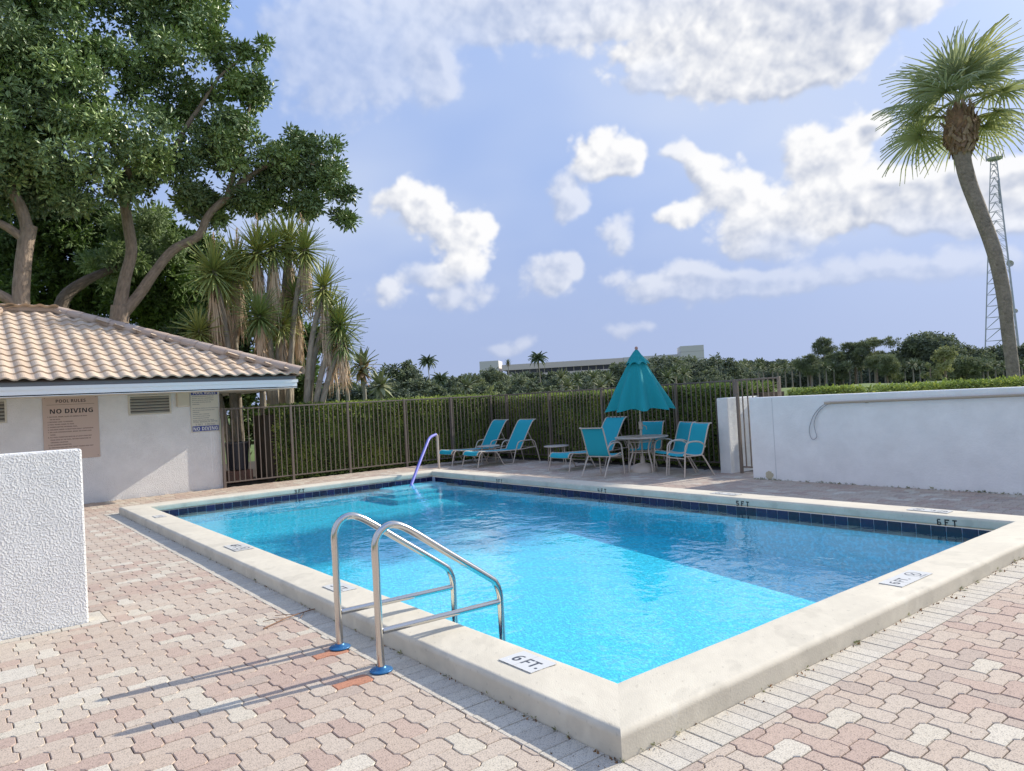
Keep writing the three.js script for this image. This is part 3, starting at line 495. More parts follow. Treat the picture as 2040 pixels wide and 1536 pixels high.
  // hip and ridge caps
  const capG = new THREE.CylinderGeometry(.155, .14, .44, 14, 1, true, -Math.PI * .62, Math.PI * 1.24).rotateX(-Math.PI / 2).scale(1, .8, 1); capG.computeVertexNormals();
  const capIn = mergeGeometries([capG]); const hipMat = [[.57, .44, .35], [.60, .475, .385], [.54, .41, .325]].map((c) => std(c, .85, { side: THREE.DoubleSide, map: clone(mottle, .35) }));
  const caps = (a, b) => { const d = b.clone().sub(a), L = d.length(), n = Math.round(L / .36); const q = new THREE.Quaternion().setFromRotationMatrix(new THREE.Matrix4().lookAt(v3(), d.clone().negate(), v3(0, 1, 0))); for (let k = 0; k < n; k++) { const m = mesh('ridge_cap', capIn, hipMat[Math.floor(r() * 3)], roof); m.position.copy(a).addScaledVector(d, (k + .5) / n); m.position.y += .07; m.quaternion.copy(q); } };
  const apR = v3(rx1, yr, zr), apL = v3(rx0, yr, zr);
  caps(v3(E.x1 + .01, y0 + .02, E.z1 + .01), apR); caps(v3(E.x0, y0 + .02, E.z1), apL); caps(v3(E.x1, y0 + .02, E.z0), apR); caps(v3(E.x0, y0 + .02, E.z0), apL); caps(apL, apR);
  // louvred vents
  const vent = (x0, x1, y0, y1) => { const z = Wl.z1 + .012, v = mesh('vent', merge([box(x1 - x0, .03, .03, (x0 + x1) / 2, y0 + .015, z), box(x1 - x0, .03, .03, (x0 + x1) / 2, y1 - .015, z), box(.035, y1 - y0 - .06, .03, x0 + .0175, (y0 + y1) / 2, z), box(.035, y1 - y0 - .06, .03, x1 - .0175, (y0 + y1) / 2, z)]), M.soffit, t); mesh('vent_back', box(x1 - x0 - .07, y1 - y0 - .06, .004, (x0 + x1) / 2, (y0 + y1) / 2, Wl.z1 + .004), std([.12, .115, .10], .9), v); const n = 6; for (let k = 0; k < n; k++) { const s = mesh('slat', box(x1 - x0 - .075, .062, .006), std([.45, .43, .37], .6), v); s.position.set((x0 + x1) / 2, lerp(y0 + .05, y1 - .05, k / (n - 1)), z + .002); s.rotation.x = -.75; } };
  vent(.655, 1.47, 1.69, 2.10); vent(-2.2, -1.39, 1.67, 2.10);
  mesh('wall_patch_line', merge([box(.012, .92, .004, 2.25, .80, Wl.z1 + .0022), box(.008, .55, .004, 2.31, .95, Wl.z1 + .0022)]), std([.86, .86, .85], .8), t);
}
{ // electrical box
  const t = thing('utility_box', 'beige utility box on the pool house wall beside the blue sign', 'utility box', [1.70, 1.98, -14.265]);
  mesh('box_body', rbox(.26, .33, .09, .02, 0, 0, .046), M.soffit, t); mesh('lid', rbox(.235, .29, .016, .006, 0, .005, .096), std([.6, .55, .43], .6), t);
}
function signTex(w, h, draw, bg) { const c = document.createElement('canvas'); c.width = 512; c.height = Math.round(512 * h / w); const x = c.getContext('2d'); x.fillStyle = bg; x.fillRect(0, 0, c.width, c.height); draw(x, c.width, c.height); const t = new THREE.CanvasTexture(c); t.colorSpace = THREE.SRGBColorSpace; t.anisotropy = 8; return t; }
function fit(x, s, cx, y, w, size, font = 'bold') { x.font = `${font} ${size}px sans-serif`; const k = w / x.measureText(s).width; x.save(); x.translate(cx, y); x.scale(k, 1); x.textAlign = 'center'; x.textBaseline = 'alphabetic'; x.fillText(s, 0, 0); x.restore(); }
function sign(name, label, x, y, w, h, map) {
  const t = thing(name, label, 'sign', [x, y, -14.262]); mesh('board', rbox(w, h, .012, .004, 0, 0, .01), std([.55, .47, .42], .6), t);
  const g = new THREE.PlaneGeometry(w - .006, h - .006); const m = mesh('print', g, std([.92, .92, .92], .55, { map }), t); m.position.z = .0175;
  for (const [a, b] of [[-1, 1], [1, 1], [-1, -1], [1, -1]]) { const s = mesh('screw', new THREE.CylinderGeometry(.008, .008, .004, 8).rotateX(Math.PI / 2), M.bronze, t); s.position.set(a * (w / 2 - .04), b * (h / 2 - .04), .019); }
}
{
  const w = .945, h = 1.245;
  const map = signTex(w, h, (c, W, H) => {
    c.fillStyle = '#4a3a38'; fit(c, 'POOL RULES', W * .5, H * .105, W * .55, 46); c.fillRect(W * .07, H * .135, W * .86, 2.5); c.fillStyle = '#1d1a20'; fit(c, 'NO DIVING', W * .51, H * .275, W * .80, 66);
    c.fillStyle = '#54433f'; const L = ['2. NO FOOD, DRINK, GLASS OR ANIMALS IN POOL', '     OR ON DECK.', '3. BATHING LOAD: 13 PERSONS.', '4. POOL HOURS: DAWN TO DUSK.', '5. SHOWER BEFORE ENTERING POOL.', '6. CHILDREN UNDER 12 MUST HAVE ADULT SUPERVISION', '7. NO LOUD CONVERSATIONS, MUSIC OR OTHER LOUD', '     NOISE.', '8. ALL POOL FURNITURE MUST BE AT LEAST FOUR FEET', '     FROM EDGE OF THE POOL, RETURN FURNITURE TO', '     ORIGINAL LOCATION.', '9. NO RUNNING PERMITTED.', '10. CHILDREN WHO ARE NOT TOILET TRAINED MAY NOT']; c.textAlign = 'left'; c.font = 'bold 15.5px sans-serif'; L.forEach((s, i) => c.fillText(s, W * .075, H * .335 + i * 27));
  }, '#cdb6a6');
  sign('pool_rules_sign', 'large pinkish beige pool rules sign half hidden by the stucco wall', -.355, 1.52, w, h, map);
}
{
  const w = .585, h = .90;
  const map = signTex(w, h, (c, W, H) => {
    c.fillStyle = '#2e3a8c'; c.fillRect(W * .03, H * .012, W * .94, H * .09); c.fillRect(W * .03, H * .855, W * .94, H * .125); c.fillStyle = '#eceadf'; fit(c, 'POOL RULES', W * .5, H * .085, W * .82, 60); fit(c, 'NO DIVING', W * .5, H * .962, W * .9, 92);
    c.fillStyle = '#5b5a60'; const L = ['NO FOOD OR BEVERAGES IN POOL OR', 'ON POOL WET DECK. COMMERCIALLY', 'BOTTLED WATER IN PLASTIC BOTTLES', 'IS ALLOWED ON POOL DECK FOR', 'HYDRATION.', '', 'NO GLASS OR ANIMALS IN THE FENCED POOL', 'AREA OR 50 FT FROM UNFENCED POOL', 'PERIMETER.', 'BATHING LOAD: 13 PERSONS', 'POOL HOURS: DAWN TO DUSK', 'SHOWER BEFORE ENTERING', 'DO NOT SWALLOW THE POOL WATER']; c.textAlign = 'left'; c.font = 'bold 22px sans-serif'; L.forEach((s, i) => c.fillText(s, W * .06, H * .145 + i * 38)); c.fillStyle = '#4a4950'; fit(c, 'POOL MAXIMUM DEPTH', W * .5, H * .775, W * .86, 46, ''); fit(c, '6 FEET   0 INCHES', W * .5, H * .84, W * .7, 46, '');
  }, '#d9d4c3');
  sign('pool_rules_sign', 'narrow cream pool rules sign with blue bands at the fence end', 2.145, 1.702, w, h, map);
}
{ // life hook pole on the wall
  const t = thing('rescue_pole', 'long tan pole with a wire loop hung along the white wall', 'pole', [8.60, 1.27, -3.62]);
  mesh('pole', rod([0, 0, 0], [0, .06, 6.4], .019, .019, 12), std([.42, .34, .25], .5), t);
  mesh('ferrule', rod([0, 0, -.05], [0, 0, .05], .0225, .0225, 12), std([.5, .42, .33], .4), t);
  const P = [[1662, 803], [1640, 807], [1622, 826], [1613, 850], [1614, 868], [1620, 876], [1627, 870], [1624, 858], [1622, 842], [1630, 822], [1646, 807], [1662, 803]].map(([x, y]) => onX(x, y, 8.615)).map((p) => [p.x - 8.60, p.y - 1.27, p.z + 3.62]);
  mesh('wire_loop', tube(P, .006, 80, 6, .5), std([.42, .42, .44], .35, { metalness: .8 }), t);
  for (const z of [.6, 2.8, 5]) mesh('bracket', box(.05, .02, .03, .028, -.014 + z * .0094, z), M.bronze, t);
}
{ // bin behind the fence
  const t = thing('waste_bin', 'dark waste bin on a brick stand behind the fence end', 'bin', [3.05, 0, -15.1]);
  mesh('bin_body', new THREE.CylinderGeometry(.27, .23, .62, 20).translate(0, .62, 0), std([.035, .035, .045], .5), t); mesh('rim', new THREE.TorusGeometry(.275, .02, 8, 24).rotateX(Math.PI / 2).translate(0, .93, 0), std([.1, .1, .11], .4), t);
  for (let k = 0; k < 4; k++) mesh('stand_block', rbox(.14, .28, .34, .012, -.22 + k * .147, .15, 0), std([.25 + .03 * (k % 2), .15, .11], .95, { map: clone(mottle, .3) }), t);
}
// ---------------------------------------------------------------- furniture
function sling(profile, w, mat, thick = .006) {   // cloth between two rails, sagging a little between them
  const c = new THREE.CatmullRomCurve3(profile.map(([x, y]) => v3(x, y, 0)), false, 'catmullrom', .4), rows = [], n = 26;
  for (let i = 0; i <= n; i++) { const p = c.getPointAt(i / n), row = []; for (let j = 0; j <= 8; j++) { const z = (j / 8 - .5) * w; row.push([p.x, p.y - .012 * (1 - Math.pow(2 * j / 8 - 1, 2)), z]); } rows.push(row); }
  const a = strip(rows), b = strip(rows.map((r) => r.map(([x, y, z]) => [x, y - thick, z]))); const len = c.getLength(); for (const g of [a, b]) { const uv = g.attributes.uv; for (let i = 0; i < uv.count; i++) uv.setXY(i, uv.getX(i) * len, uv.getY(i) * w); }
  return merge([a, b]);
}
const both = (f) => merge([f(1), f(-1)]);
function chair(label) {
  const t = thing('patio_chair', label, 'chair', [0, 0, 0], 0, 'teal sling chairs round the table');
  const P = [[-.375, .955], [-.345, .962], [-.315, .935], [-.27, .82], [-.19, .56], [-.145, .435], [-.10, .395], [.02, .39], [.16, .415], [.23, .43], [.265, .418], [.275, .395]];
  mesh('sling', sling(P, .50, M.teal), M.teal, t);
  for (const s of [1, -1]) {
    mesh('side_rail', tube(P.map(([x, y]) => [x, y, s * .258]), .0135, 50, 8, .4), M.beige, t);
    mesh('arm', tube([[.30, 0, s * .29], [.275, .25, s * .285], [.255, .47, s * .285], [.235, .575, s * .285], [.17, .635, s * .285], [.05, .648, s * .285], [-.08, .63, s * .28], [-.17, .58, s * .27], [-.205, .53, s * .262]], .0145, 50, 8, .5), M.beige, t);
    mesh('rear_leg', tube([[-.12, .40, s * .26], [-.20, .28, s * .265], [-.36, 0, s * .275]], .0145, 20, 8), M.beige, t);
    mesh('seat_strut', rod([.268, .385, s * .282], [-.13, .385, s * .262], .011, .011, 7), M.beige, t);
  }
  mesh('stretcher', merge([rod([.262, .345, -.285], [.262, .345, .285], .012), rod([-.13, .385, -.26], [-.13, .385, .26], .011), rod([-.37, .953, -.258], [-.37, .953, .258], .012)]), M.beige, t);
  return t;
}
const c0 = chair('teal sling chair with its back to the pool, at the round table');
const place = (o, x, z, fx, fz) => { o.position.set(x, 0, z); o.rotation.y = Math.atan2(-fz, fx); };
place(c0, 7.87, -7.90, .63, -.10);
const cc = (x, z, fx, fz, label) => { const o = copyOf(c0, [x, 0, z], 0, label); place(o, x, z, fx, fz); };
cc(8.55, -6.36, -.957, -.285, 'teal sling chair between the round table and the stub wall, closest to the wall end');
cc(8.90, -6.98, -.94, -.34, 'teal sling chair half hidden behind another chair by the stub wall');
cc(9.30, -8.02, -.95, .25, 'teal sling chair behind the table with its back to the fence');
function lounger(label) {
  const t = thing('sun_lounger', label, 'sun lounger', [0, 0, 0], 0, 'teal sling loungers in a row by the fence');
  const S = [[.0, .30], [.035, .365], [.10, .383], [.3, .36], [.7, .345], [1.05, .335], [1.34, .335]], Bk = [[1.33, .34], [1.45, .53], [1.62, .80], [1.74, .975], [1.80, 1.035], [1.87, 1.06]];
  mesh('seat_sling', sling(S, .58, M.teal), M.teal, t); mesh('back_sling', sling(Bk, .58, M.teal), M.teal, t);
  for (const s of [1, -1]) {
    mesh('seat_rail', tube(S.map(([x, y]) => [x, y, s * .30]), .0145, 40, 8, .4), M.beige, t); mesh('back_rail', tube(Bk.map(([x, y]) => [x, y, s * .30]), .0145, 30, 8, .4), M.beige, t);
    mesh('front_leg', tube([[.14, .375, s * .31], [.07, .31, s * .315], [-.02, 0, s * .33]], .0145, 20, 8), M.beige, t);
    mesh('skid', tube([[.50, .35, s * .31], [.60, .3, s * .315], [.76, .03, s * .32], [.82, .012, s * .32], [1.0, .012, s * .32], [1.06, .03, s * .32], [1.16, .3, s * .315], [1.24, .48, s * .315], [1.33, .54, s * .315], [1.62, .55, s * .315], [1.74, .53, s * .315], [1.81, .44, s * .315], [1.92, 0, s * .33]], .0145, 90, 8, .4), M.beige, t);
    mesh('back_prop', rod([1.60, .77, s * .295], [1.80, .36, s * .30], .010), M.beige, t);
    mesh('rear_rail', rod([1.33, .335, s * .30], [1.83, .37, s * .31], .013), M.beige, t);
  }
  mesh('stretcher', merge([rod([.05, .28, -.315], [.05, .28, .315], .012), rod([.68, .19, -.315], [.68, .19, .315], .012), rod([1.14, .27, -.315], [1.14, .27, .315], .012), rod([1.8, .36, -.31], [1.8, .36, .31], .012), rod([1.865, 1.058, -.30], [1.865, 1.058, .30], .012)]), M.beige, t);
  return t;
}
const l0 = lounger('teal sun lounger at the fence corner, farthest from the umbrella'); l0.position.set(7.66, 0, -13.33);
copyOf(l0, [7.64, 0, -12.18], 0, 'teal sun lounger between the two small side tables'); copyOf(l0, [8.0, 0, -9.36], 0, 'teal sun lounger beside the umbrella, partly behind a chair');
function sideTable(x, z, label) {
  const t = thing('side_table', label, 'table', [x, 0, z], .6, 'small round side tables by the loungers');
  mesh('table_top', new THREE.LatheGeometry([[0, .415], [.27, .415], [.295, .42], [.30, .432], [.292, .445], [0, .445]].map((p) => new THREE.Vector2(...p)), 36), M.beigeTop, t);
  for (let k = 0; k < 4; k++) { const a = k * Math.PI / 2 + .4; mesh('leg', tube([[Math.cos(a) * .23, .42, Math.sin(a) * .23], [Math.cos(a) * .245, .2, Math.sin(a) * .245], [Math.cos(a) * .27, 0, Math.sin(a) * .27]], .0125, 12, 7), M.beige, t); }
}
sideTable(9.07, -10.64, 'small round beige side table in the open gap between loungers'); sideTable(8.62, -12.76, 'small round beige side table squeezed between the two corner loungers');
{
  const t = thing('patio_table', 'round beige patio table under the closed umbrella', 'table', [8.75, 0, -7.66]);
  mesh('table_top', new THREE.LatheGeometry([[.03, .675], [.50, .675], [.53, .682], [.537, .695], [.53, .708], [.03, .708]].map((p) => new THREE.Vector2(...p)), 48), M.beigeTop, t);
  for (let k = 0; k < 4; k++) { const a = k * Math.PI / 2 + .25, q = (r, y) => [Math.cos(a) * r, y, Math.sin(a) * r]; mesh('leg', tube([q(.33, .675), q(.30, .63), q(.24, .52), q(.225, .42), q(.25, .32), q(.315, .15), q(.335, 0)], .017, 40, 8, .5), M.beige, t); }
  for (const [r, y] of [[.285, .61], [.225, .40]]) mesh('ring', new THREE.TorusGeometry(r, .011, 7, 36).rotateX(Math.PI / 2).translate(0, y, 0), M.beige, t);
}
{
  const t = thing('patio_umbrella', 'closed teal patio umbrella standing through the round table', 'umbrella', [8.75, 0, -7.66]);
  mesh('base', new THREE.LatheGeometry([[.285, 0], [.285, .03], [.265, .075], [.21, .125], [.12, .16], [.05, .175], [.045, .3], [.028, .31]].map((p) => new THREE.Vector2(...p)), 40), M.beige, t);
  mesh('pole', new THREE.CylinderGeometry(.02, .02, 2.2, 14).translate(0, 1.32, 0), M.beige, t);
  const crank = mesh('crank_housing', rbox(.07, .17, .07, .02, 0, .93, 0), M.beige, t); mesh('crank_handle', tube([[.03, .93, .03], [.09, .90, .06], [.10, .84, .06]], .008, 12, 6), M.beige, crank);
  const canopy = (y1, y0, r1, r0, amp, ph, rip) => { const rows = [], n = 96; for (let i = 0; i <= 26; i++) { const s = i / 26, row = []; for (let k = 0; k <= n; k++) { const a = k / n * Math.PI * 2, f = Math.pow(.5 + .5 * Math.cos(8 * a + ph), 1.6), R = lerp(r1, r0, Math.pow(s, .93)), r = R * (1 - amp * (1 - f) * (.35 + .65 * s)) + .012 * s * Math.sin(a * 3 + s * 7) + .02 * fbm(Math.cos(a) * 2, s * 3, Math.sin(a) * 2, 3); row.push([Math.cos(a) * r, lerp(y1, y0, s) + rip * s * s * (1 - f) * 1.0, Math.sin(a) * r]); } rows.push(row); } return strip(rows); };
  mesh('canopy', canopy(2.30, 1.225, .10, .72, .34, .6, .05), M.canvas, t); mesh('vent_cap', canopy(2.46, 2.15, .022, .26, .22, .6, .05), M.canvas, t);
  mesh('finial', new THREE.LatheGeometry([[0, 2.53], [.022, 2.52], [.034, 2.495], [.026, 2.465], [.016, 2.45], [.022, 2.43], [0, 2.42]].map((p) => new THREE.Vector2(...p)).reverse(), 16), std([.45, .25, .2], .5), t);
  for (let k = 0; k < 8; k++) { const a = (k * Math.PI * 2 - .6) / 8; mesh('rib', rod([Math.cos(a) * .08, 2.27, Math.sin(a) * .08], [Math.cos(a) * .67, 1.24, Math.sin(a) * .615], .008), M.beige, t); }
}
// ---------------------------------------------------------------- foliage
function leafClump(n, len, wid, spread, seed, bend = .25) {   // a spray of n folded leaves round a point
  const r = rng(seed), pos = [], nor = [];
  for (let k = 0; k < n; k++) {
    const d = v3(r() - .5, r() - .42, r() - .5).normalize(), o = d.clone().multiplyScalar(spread * Math.pow(r(), .6)), L = len * (.7 + .6 * r()), w = wid * (.7 + .6 * r());
    const dir = d.clone().add(v3(r() - .5, r() * .5 - .55, r() - .5)).normalize(), side = new V3().crossVectors(dir, v3(r() - .5, 1, r() - .5)).normalize(), up = new V3().crossVectors(side, dir).normalize();
    const a = o, m = o.clone().addScaledVector(dir, L * .5).addScaledVector(up, bend * w), t = o.clone().addScaledVector(dir, L), l = o.clone().addScaledVector(dir, L * .48).addScaledVector(side, w * .5).addScaledVector(up, -bend * w * .5), q = o.clone().addScaledVector(dir, L * .48).addScaledVector(side, -w * .5).addScaledVector(up, -bend * w * .5);
    for (const tri of [[a, l, m], [l, t, m], [a, m, q], [m, t, q]]) for (const p of tri) pos.push(p.x, p.y, p.z);
  }
  const g = new THREE.BufferGeometry(); g.setAttribute('position', new THREE.Float32BufferAttribute(pos, 3)); g.computeVertexNormals(); return g;
}
const leafMat = (c, rough = .5) => std(c, rough);
const LM = { glossy: leafMat([1, 1, 1], .38), soft: new THREE.MeshPhysicalMaterial({ color: rgb(1, 1, 1), roughness: .95, transmission: .25, thickness: 0 }) };
function foliage(name, geo, mat, spots, seed, cols, parent) {   // spots: [x, y, z, scale, tint 0..1]
  const im = shade(new THREE.InstancedMesh(geo, mat, spots.length)); im.name = name; im.userData = { kind: 'stuff' };
  const r = rng(seed), m = new THREE.Matrix4(), q = new THREE.Quaternion(), e = new THREE.Euler(), c = new THREE.Color();
  spots.forEach((s, i) => { e.set(r() * .9 - .45, r() * 6.283, r() * .9 - .45); const k = s[3] * (.8 + .4 * r()); m.compose(v3(s[0], s[1], s[2]), q.setFromEuler(e), v3(k, k, k)); im.setMatrixAt(i, m);
    const t = clamp(s[4] + (r() - .5) * .3), n = cols.length - 1, a = Math.min(n - 1, Math.floor(t * n)), f = t * n - a; c.setRGB(lerp(cols[a][0], cols[a + 1][0], f), lerp(cols[a][1], cols[a + 1][1], f), lerp(cols[a][2], cols[a + 1][2], f)); im.setColorAt(i, c); });
  parent.add(im); return im;
}
// fill blobs [centre, rx, ry, rz] with clumps gathered in bunches, so that gaps stay between them
function bunches(blobs, per, size, seed, tint = .45) {
  const r = rng(seed), out = [];
  for (const [c, rx, ry, rz, dens = 1] of blobs) {
    const nb = Math.max(3, Math.round(9 * dens * Math.pow(rx * ry * rz, .5)));
    for (let b = 0; b < nb; b++) {
      let d; do d = v3(r() * 2 - 1, r() * 2 - 1, r() * 2 - 1); while (d.lengthSq() > 1 || d.lengthSq() < .12);
      const bc = v3(c.x + d.x * rx, c.y + d.y * ry, c.z + d.z * rz), br = (.22 + .2 * r()) * Math.min(rx, ry, 2.4), t = tint + (r() - .5) * .55;
      for (let k = 0; k < per; k++) { let q; do q = v3(r() * 2 - 1, r() * 2 - 1, r() * 2 - 1); while (q.lengthSq() > 1); q.multiplyScalar(br); out.push([bc.x + q.x * 1.25, bc.y + q.y * .85, bc.z + q.z * 1.25, size, t]); }
    }
  }
  return out;
}
const bark = tex(512, (u, v) => { const a = T16(u, v * .35, 5), b = T64(u, v, 2, 4); const g = .82 + .5 * a + .2 * b; return [g, g * .97, g * .93]; }, 1.2);
const barkBump = tex(512, (u, v) => .5 + .7 * T16(u, v * .35, 5), 1.2);
const M_bark = std([.36, .285, .225], .95, { map: bark, bumpMap: barkBump, bumpScale: .03 });
const M_barkDark = std([.19, .155, .125], .95, { map: bark, bumpMap: barkBump, bumpScale: .03 });

// ---- the big trees behind the pool house
const DT = 26;
const pp = (x, y, d = DT) => atD(x, y, d);
const GREEN = [[.12, .165, .09], [.19, .265, .115], [.27, .365, .13], [.40, .50, .16]];
const bigClump = leafClump(16, .165, .085, .26, 4);
function blobsFrom(list, d0) { return list.map(([x, y, r, dd = 0, den = 1]) => { const d = d0 + dd, c = pp(x, y, d), R = r * d / F; return [c, R * 1.02, R * .95, R * 1.1, den]; }); }
{
  const base = pp(236, 650, DT); base.y = 0;
  const t = thing('shade_tree', 'huge spreading tree whose pale forked trunk rises behind the pool house roof', 'tree', [base.x, 0, base.z]);
  const L = (pts, rad, seed, name = 'limb') => mesh(name, limb(pts.map(([x, y, dd = 0]) => pp(x, y, DT + dd).sub(t.position)), rad.map((q) => q * .74), 8, 10, .08, seed), M_bark, t);
  mesh('trunk', limb([v3(0, 0, 0), v3(-.05, 1.6, 0), pp(236, 660).sub(t.position), pp(240, 610).sub(t.position)], [.5, .4, .33, .27], 8, 12, .1, 3), M_bark, t);
  L([[238, 625], [248, 560], [262, 500], [254, 440], [250, 400], [275, 330], [310, 300], [330, 250]], [.30, .25, .24, .22, .2, .15, .12, .07], 5);
  L([[240, 630], [275, 590], [310, 540], [345, 498], [395, 470], [415, 430], [450, 395], [500, 350], [560, 320], [630, 330]], [.27, .23, .21, .2, .18, .17, .15, .11, .08, .04], 8);
  L([[250, 402], [262, 360, -1], [205, 250, -1], [196, 200, -1], [205, 150, -1], [230, 80, -1]], [.14, .12, .1, .1, .08, .05], 12);
  L([[330, 330], [370, 255], [400, 210], [440, 150], [490, 110]], [.13, .11, .09, .06, .03], 14); L([[450, 395], [480, 300], [500, 200]], [.11, .08, .04], 15);
  const crown = [[623, 344, 62, 0], [585, 300, 40, 0], [672, 372, 44, 0], [690, 415, 32, 0, 1.2], [640, 410, 34, 0], [558, 335, 62, 0], [600, 400, 34, .5], [494, 150, 46, 0], [508, 105, 26, 0, 1.2], [478, 210, 50, 0], [510, 190, 28, 0], [365, 70, 62, 0], [390, 25, 40, 0], [330, 10, 60, 0], [258, 64, 92, -1], [129, 50, 95, -1], [30, 50, 90, -1], [107, 165, 80, -1.5], [20, 150, 70, -1], [300, 165, 70, 0], [408, 258, 72, 0], [350, 220, 50, 1], [473, 305, 66, 0], [215, 300, 92, -1.5], [86, 300, 92, -2], [10, 290, 70, -2], [160, 250, 60, -2], [344, 350, 60, 0], [280, 360, 44, -1], [440, 380, 50, .5], [500, 400, 38, .5], [150, 385, 60, -1], [60, 380, 50, -1], [420, 430, 26, .5], [380, 400, 40, .6], [540, 390, 40, .4], [430, 100, 30, 0], [250, -60, 120, 0], [60, -60, 130, 0], [400, -50, 60, 0], [-80, 120, 110, -1], [-80, 300, 100, -1]];
  foliage('crown', bigClump, LM.glossy, bunches(blobsFrom(crown, DT), 14, 1, 21, .45).map((s) => [s[0] - t.position.x, s[1], s[2] - t.position.z, s[3], s[4]]), 22, GREEN, t);
}
{
  const base = pp(45, 640, 24.5); base.y = 0;
  const t = thing('shade_tree', 'dark crooked tree trunk with a branching fork at the pool house ridge', 'tree', [base.x, 0, base.z]);
  const D = 24.5, L = (pts, rad, seed, name = 'limb') => mesh(name, limb(pts.map(([x, y, dd = 0]) => pp(x, y, D + dd).sub(t.position)), rad.map((q) => q * .8), 8, 10, .09, seed), M_bark, t);
  mesh('trunk', limb([v3(0, 0, 0), v3(0, 2, 0), pp(42, 600, D).sub(t.position), pp(48, 510, D).sub(t.position), pp(58, 450, D).sub(t.position)], [.32, .28, .25, .22, .2], 8, 12, .1, 33), M_bark, t);
  L([[56, 462], [40, 410], [15, 370], [-30, 330]], [.22, .19, .17, .12], 35); L([[52, 480], [10, 450], [-40, 430]], [.16, .14, .1], 36); L([[20, 370], [45, 345], [60, 330]], [.13, .11, .06], 37); L([[38, 610], [5, 590], [-30, 570]], [.2, .17, .13], 38);
  foliage('crown', bigClump, LM.glossy, bunches(blobsFrom([[-60, 330, 90, 0], [20, 330, 50, .6], [-40, 220, 90, 1], [80, 340, 40, .8]], D), 24, 1, 41, .4).map((s) => [s[0] - t.position.x, s[1], s[2] - t.position.z, s[3], s[4]]), 42, GREEN, t);
}
{
  const base = pp(120, 650, 27.5); base.y = 0;
  const t = thing('shade_tree', 'leaning brown trunk behind the roof among dark bushes', 'tree', [base.x, 0, base.z]);
  mesh('trunk', limb([v3(-.3, 0, 0), v3(0, 2.6, 0), pp(125, 600, 27.5).sub(t.position), pp(170, 560, 27.5).sub(t.position), pp(240, 530, 28).sub(t.position)], [.34, .3, .27, .2, .1], 8, 10, .1, 53), M_barkDark, t);
  foliage('crown', bigClump, LM.soft, bunches(blobsFrom([[230, 520, 46, 1], [300, 480, 60, 1.5]], 27.5), 18, 1.1, 51, .45).map((s) => [s[0] - t.position.x, s[1], s[2] - t.position.z, s[3], s[4]]), 52, GREEN, t);
}
// lower trees and bushes filling in behind
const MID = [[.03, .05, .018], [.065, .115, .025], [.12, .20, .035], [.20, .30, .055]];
function bush(name, label, list, d, per, size, seed, cols = MID, tint = .5, trunk = true) {
  const c = pp(list[0][0], list[0][1], d), t = thing(name, label, name.includes('tree') ? 'tree' : 'bush', [c.x, 0, c.z]);
  if (trunk) { const h = c.y, g = limb([v3(0, -.05, 0), v3(.1, h * .35, .05), v3(-.05, h * .7, 0), v3(0, h, 0)], [.16, .13, .1, .05], 5, 8, .08, seed); mesh('trunk', g, M_barkDark, t); }
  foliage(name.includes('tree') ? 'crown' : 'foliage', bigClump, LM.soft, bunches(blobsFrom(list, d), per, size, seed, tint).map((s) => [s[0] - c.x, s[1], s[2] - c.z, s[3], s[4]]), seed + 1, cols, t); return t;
}
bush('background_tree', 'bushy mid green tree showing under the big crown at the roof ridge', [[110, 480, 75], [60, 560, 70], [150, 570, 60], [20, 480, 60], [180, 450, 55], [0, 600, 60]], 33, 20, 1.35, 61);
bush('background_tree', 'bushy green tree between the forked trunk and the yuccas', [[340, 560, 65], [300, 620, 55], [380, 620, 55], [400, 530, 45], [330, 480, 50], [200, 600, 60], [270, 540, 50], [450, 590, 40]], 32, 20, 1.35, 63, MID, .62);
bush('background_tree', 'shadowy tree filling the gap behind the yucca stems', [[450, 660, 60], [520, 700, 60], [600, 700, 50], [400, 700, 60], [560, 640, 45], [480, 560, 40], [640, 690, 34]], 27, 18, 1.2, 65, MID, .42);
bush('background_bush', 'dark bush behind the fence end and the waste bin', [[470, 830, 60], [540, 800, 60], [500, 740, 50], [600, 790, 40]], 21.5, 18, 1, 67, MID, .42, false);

// ---- yuccas beside the pool house
const blade = (L, w, droop, fold, segs = 4) => { const pos = [], P = (s, side) => { const y = L * s * (1 - droop * s * .35), out = droop * L * s * s * .55; return [side * w * .5 * (s < .15 ? .6 + s * 2.6 : 1 - Math.pow((s - .15) / .85, 1.8)), y, out + Math.abs(side) * fold * w]; }; for (let k = 0; k < segs; k++) { const a = k / segs, b = (k + 1) / segs; for (const s of [-1, 1]) { const A0 = P(a, 0), A1 = P(a, s), B0 = P(b, 0), B1 = P(b, s); pos.push(...A0, ...A1, ...B1, ...A0, ...B1, ...B0); } } const g = new THREE.BufferGeometry(); g.setAttribute('position', new THREE.Float32BufferAttribute(pos, 3)); g.computeVertexNormals(); return g; };
function rosette(n, L, w, seed, tiltMax = 2.1, tiltMin = .1, hang = 0) {
  const r = rng(seed), list = [];
  for (let k = 0; k < n; k++) { const s = k / n, tilt = lerp(tiltMin, tiltMax, Math.pow(s, .8)) + (r() - .5) * .3, g = blade(L * (.75 + .4 * r()), w * (.8 + .4 * r()), .10 + .3 * s + hang * r(), .2); g.rotateX(tilt).rotateY(k * 2.39996 + r() * .4).translate(0, -s * .28 * L, 0); list.push(g); }
  return mergeGeometries(list);
}
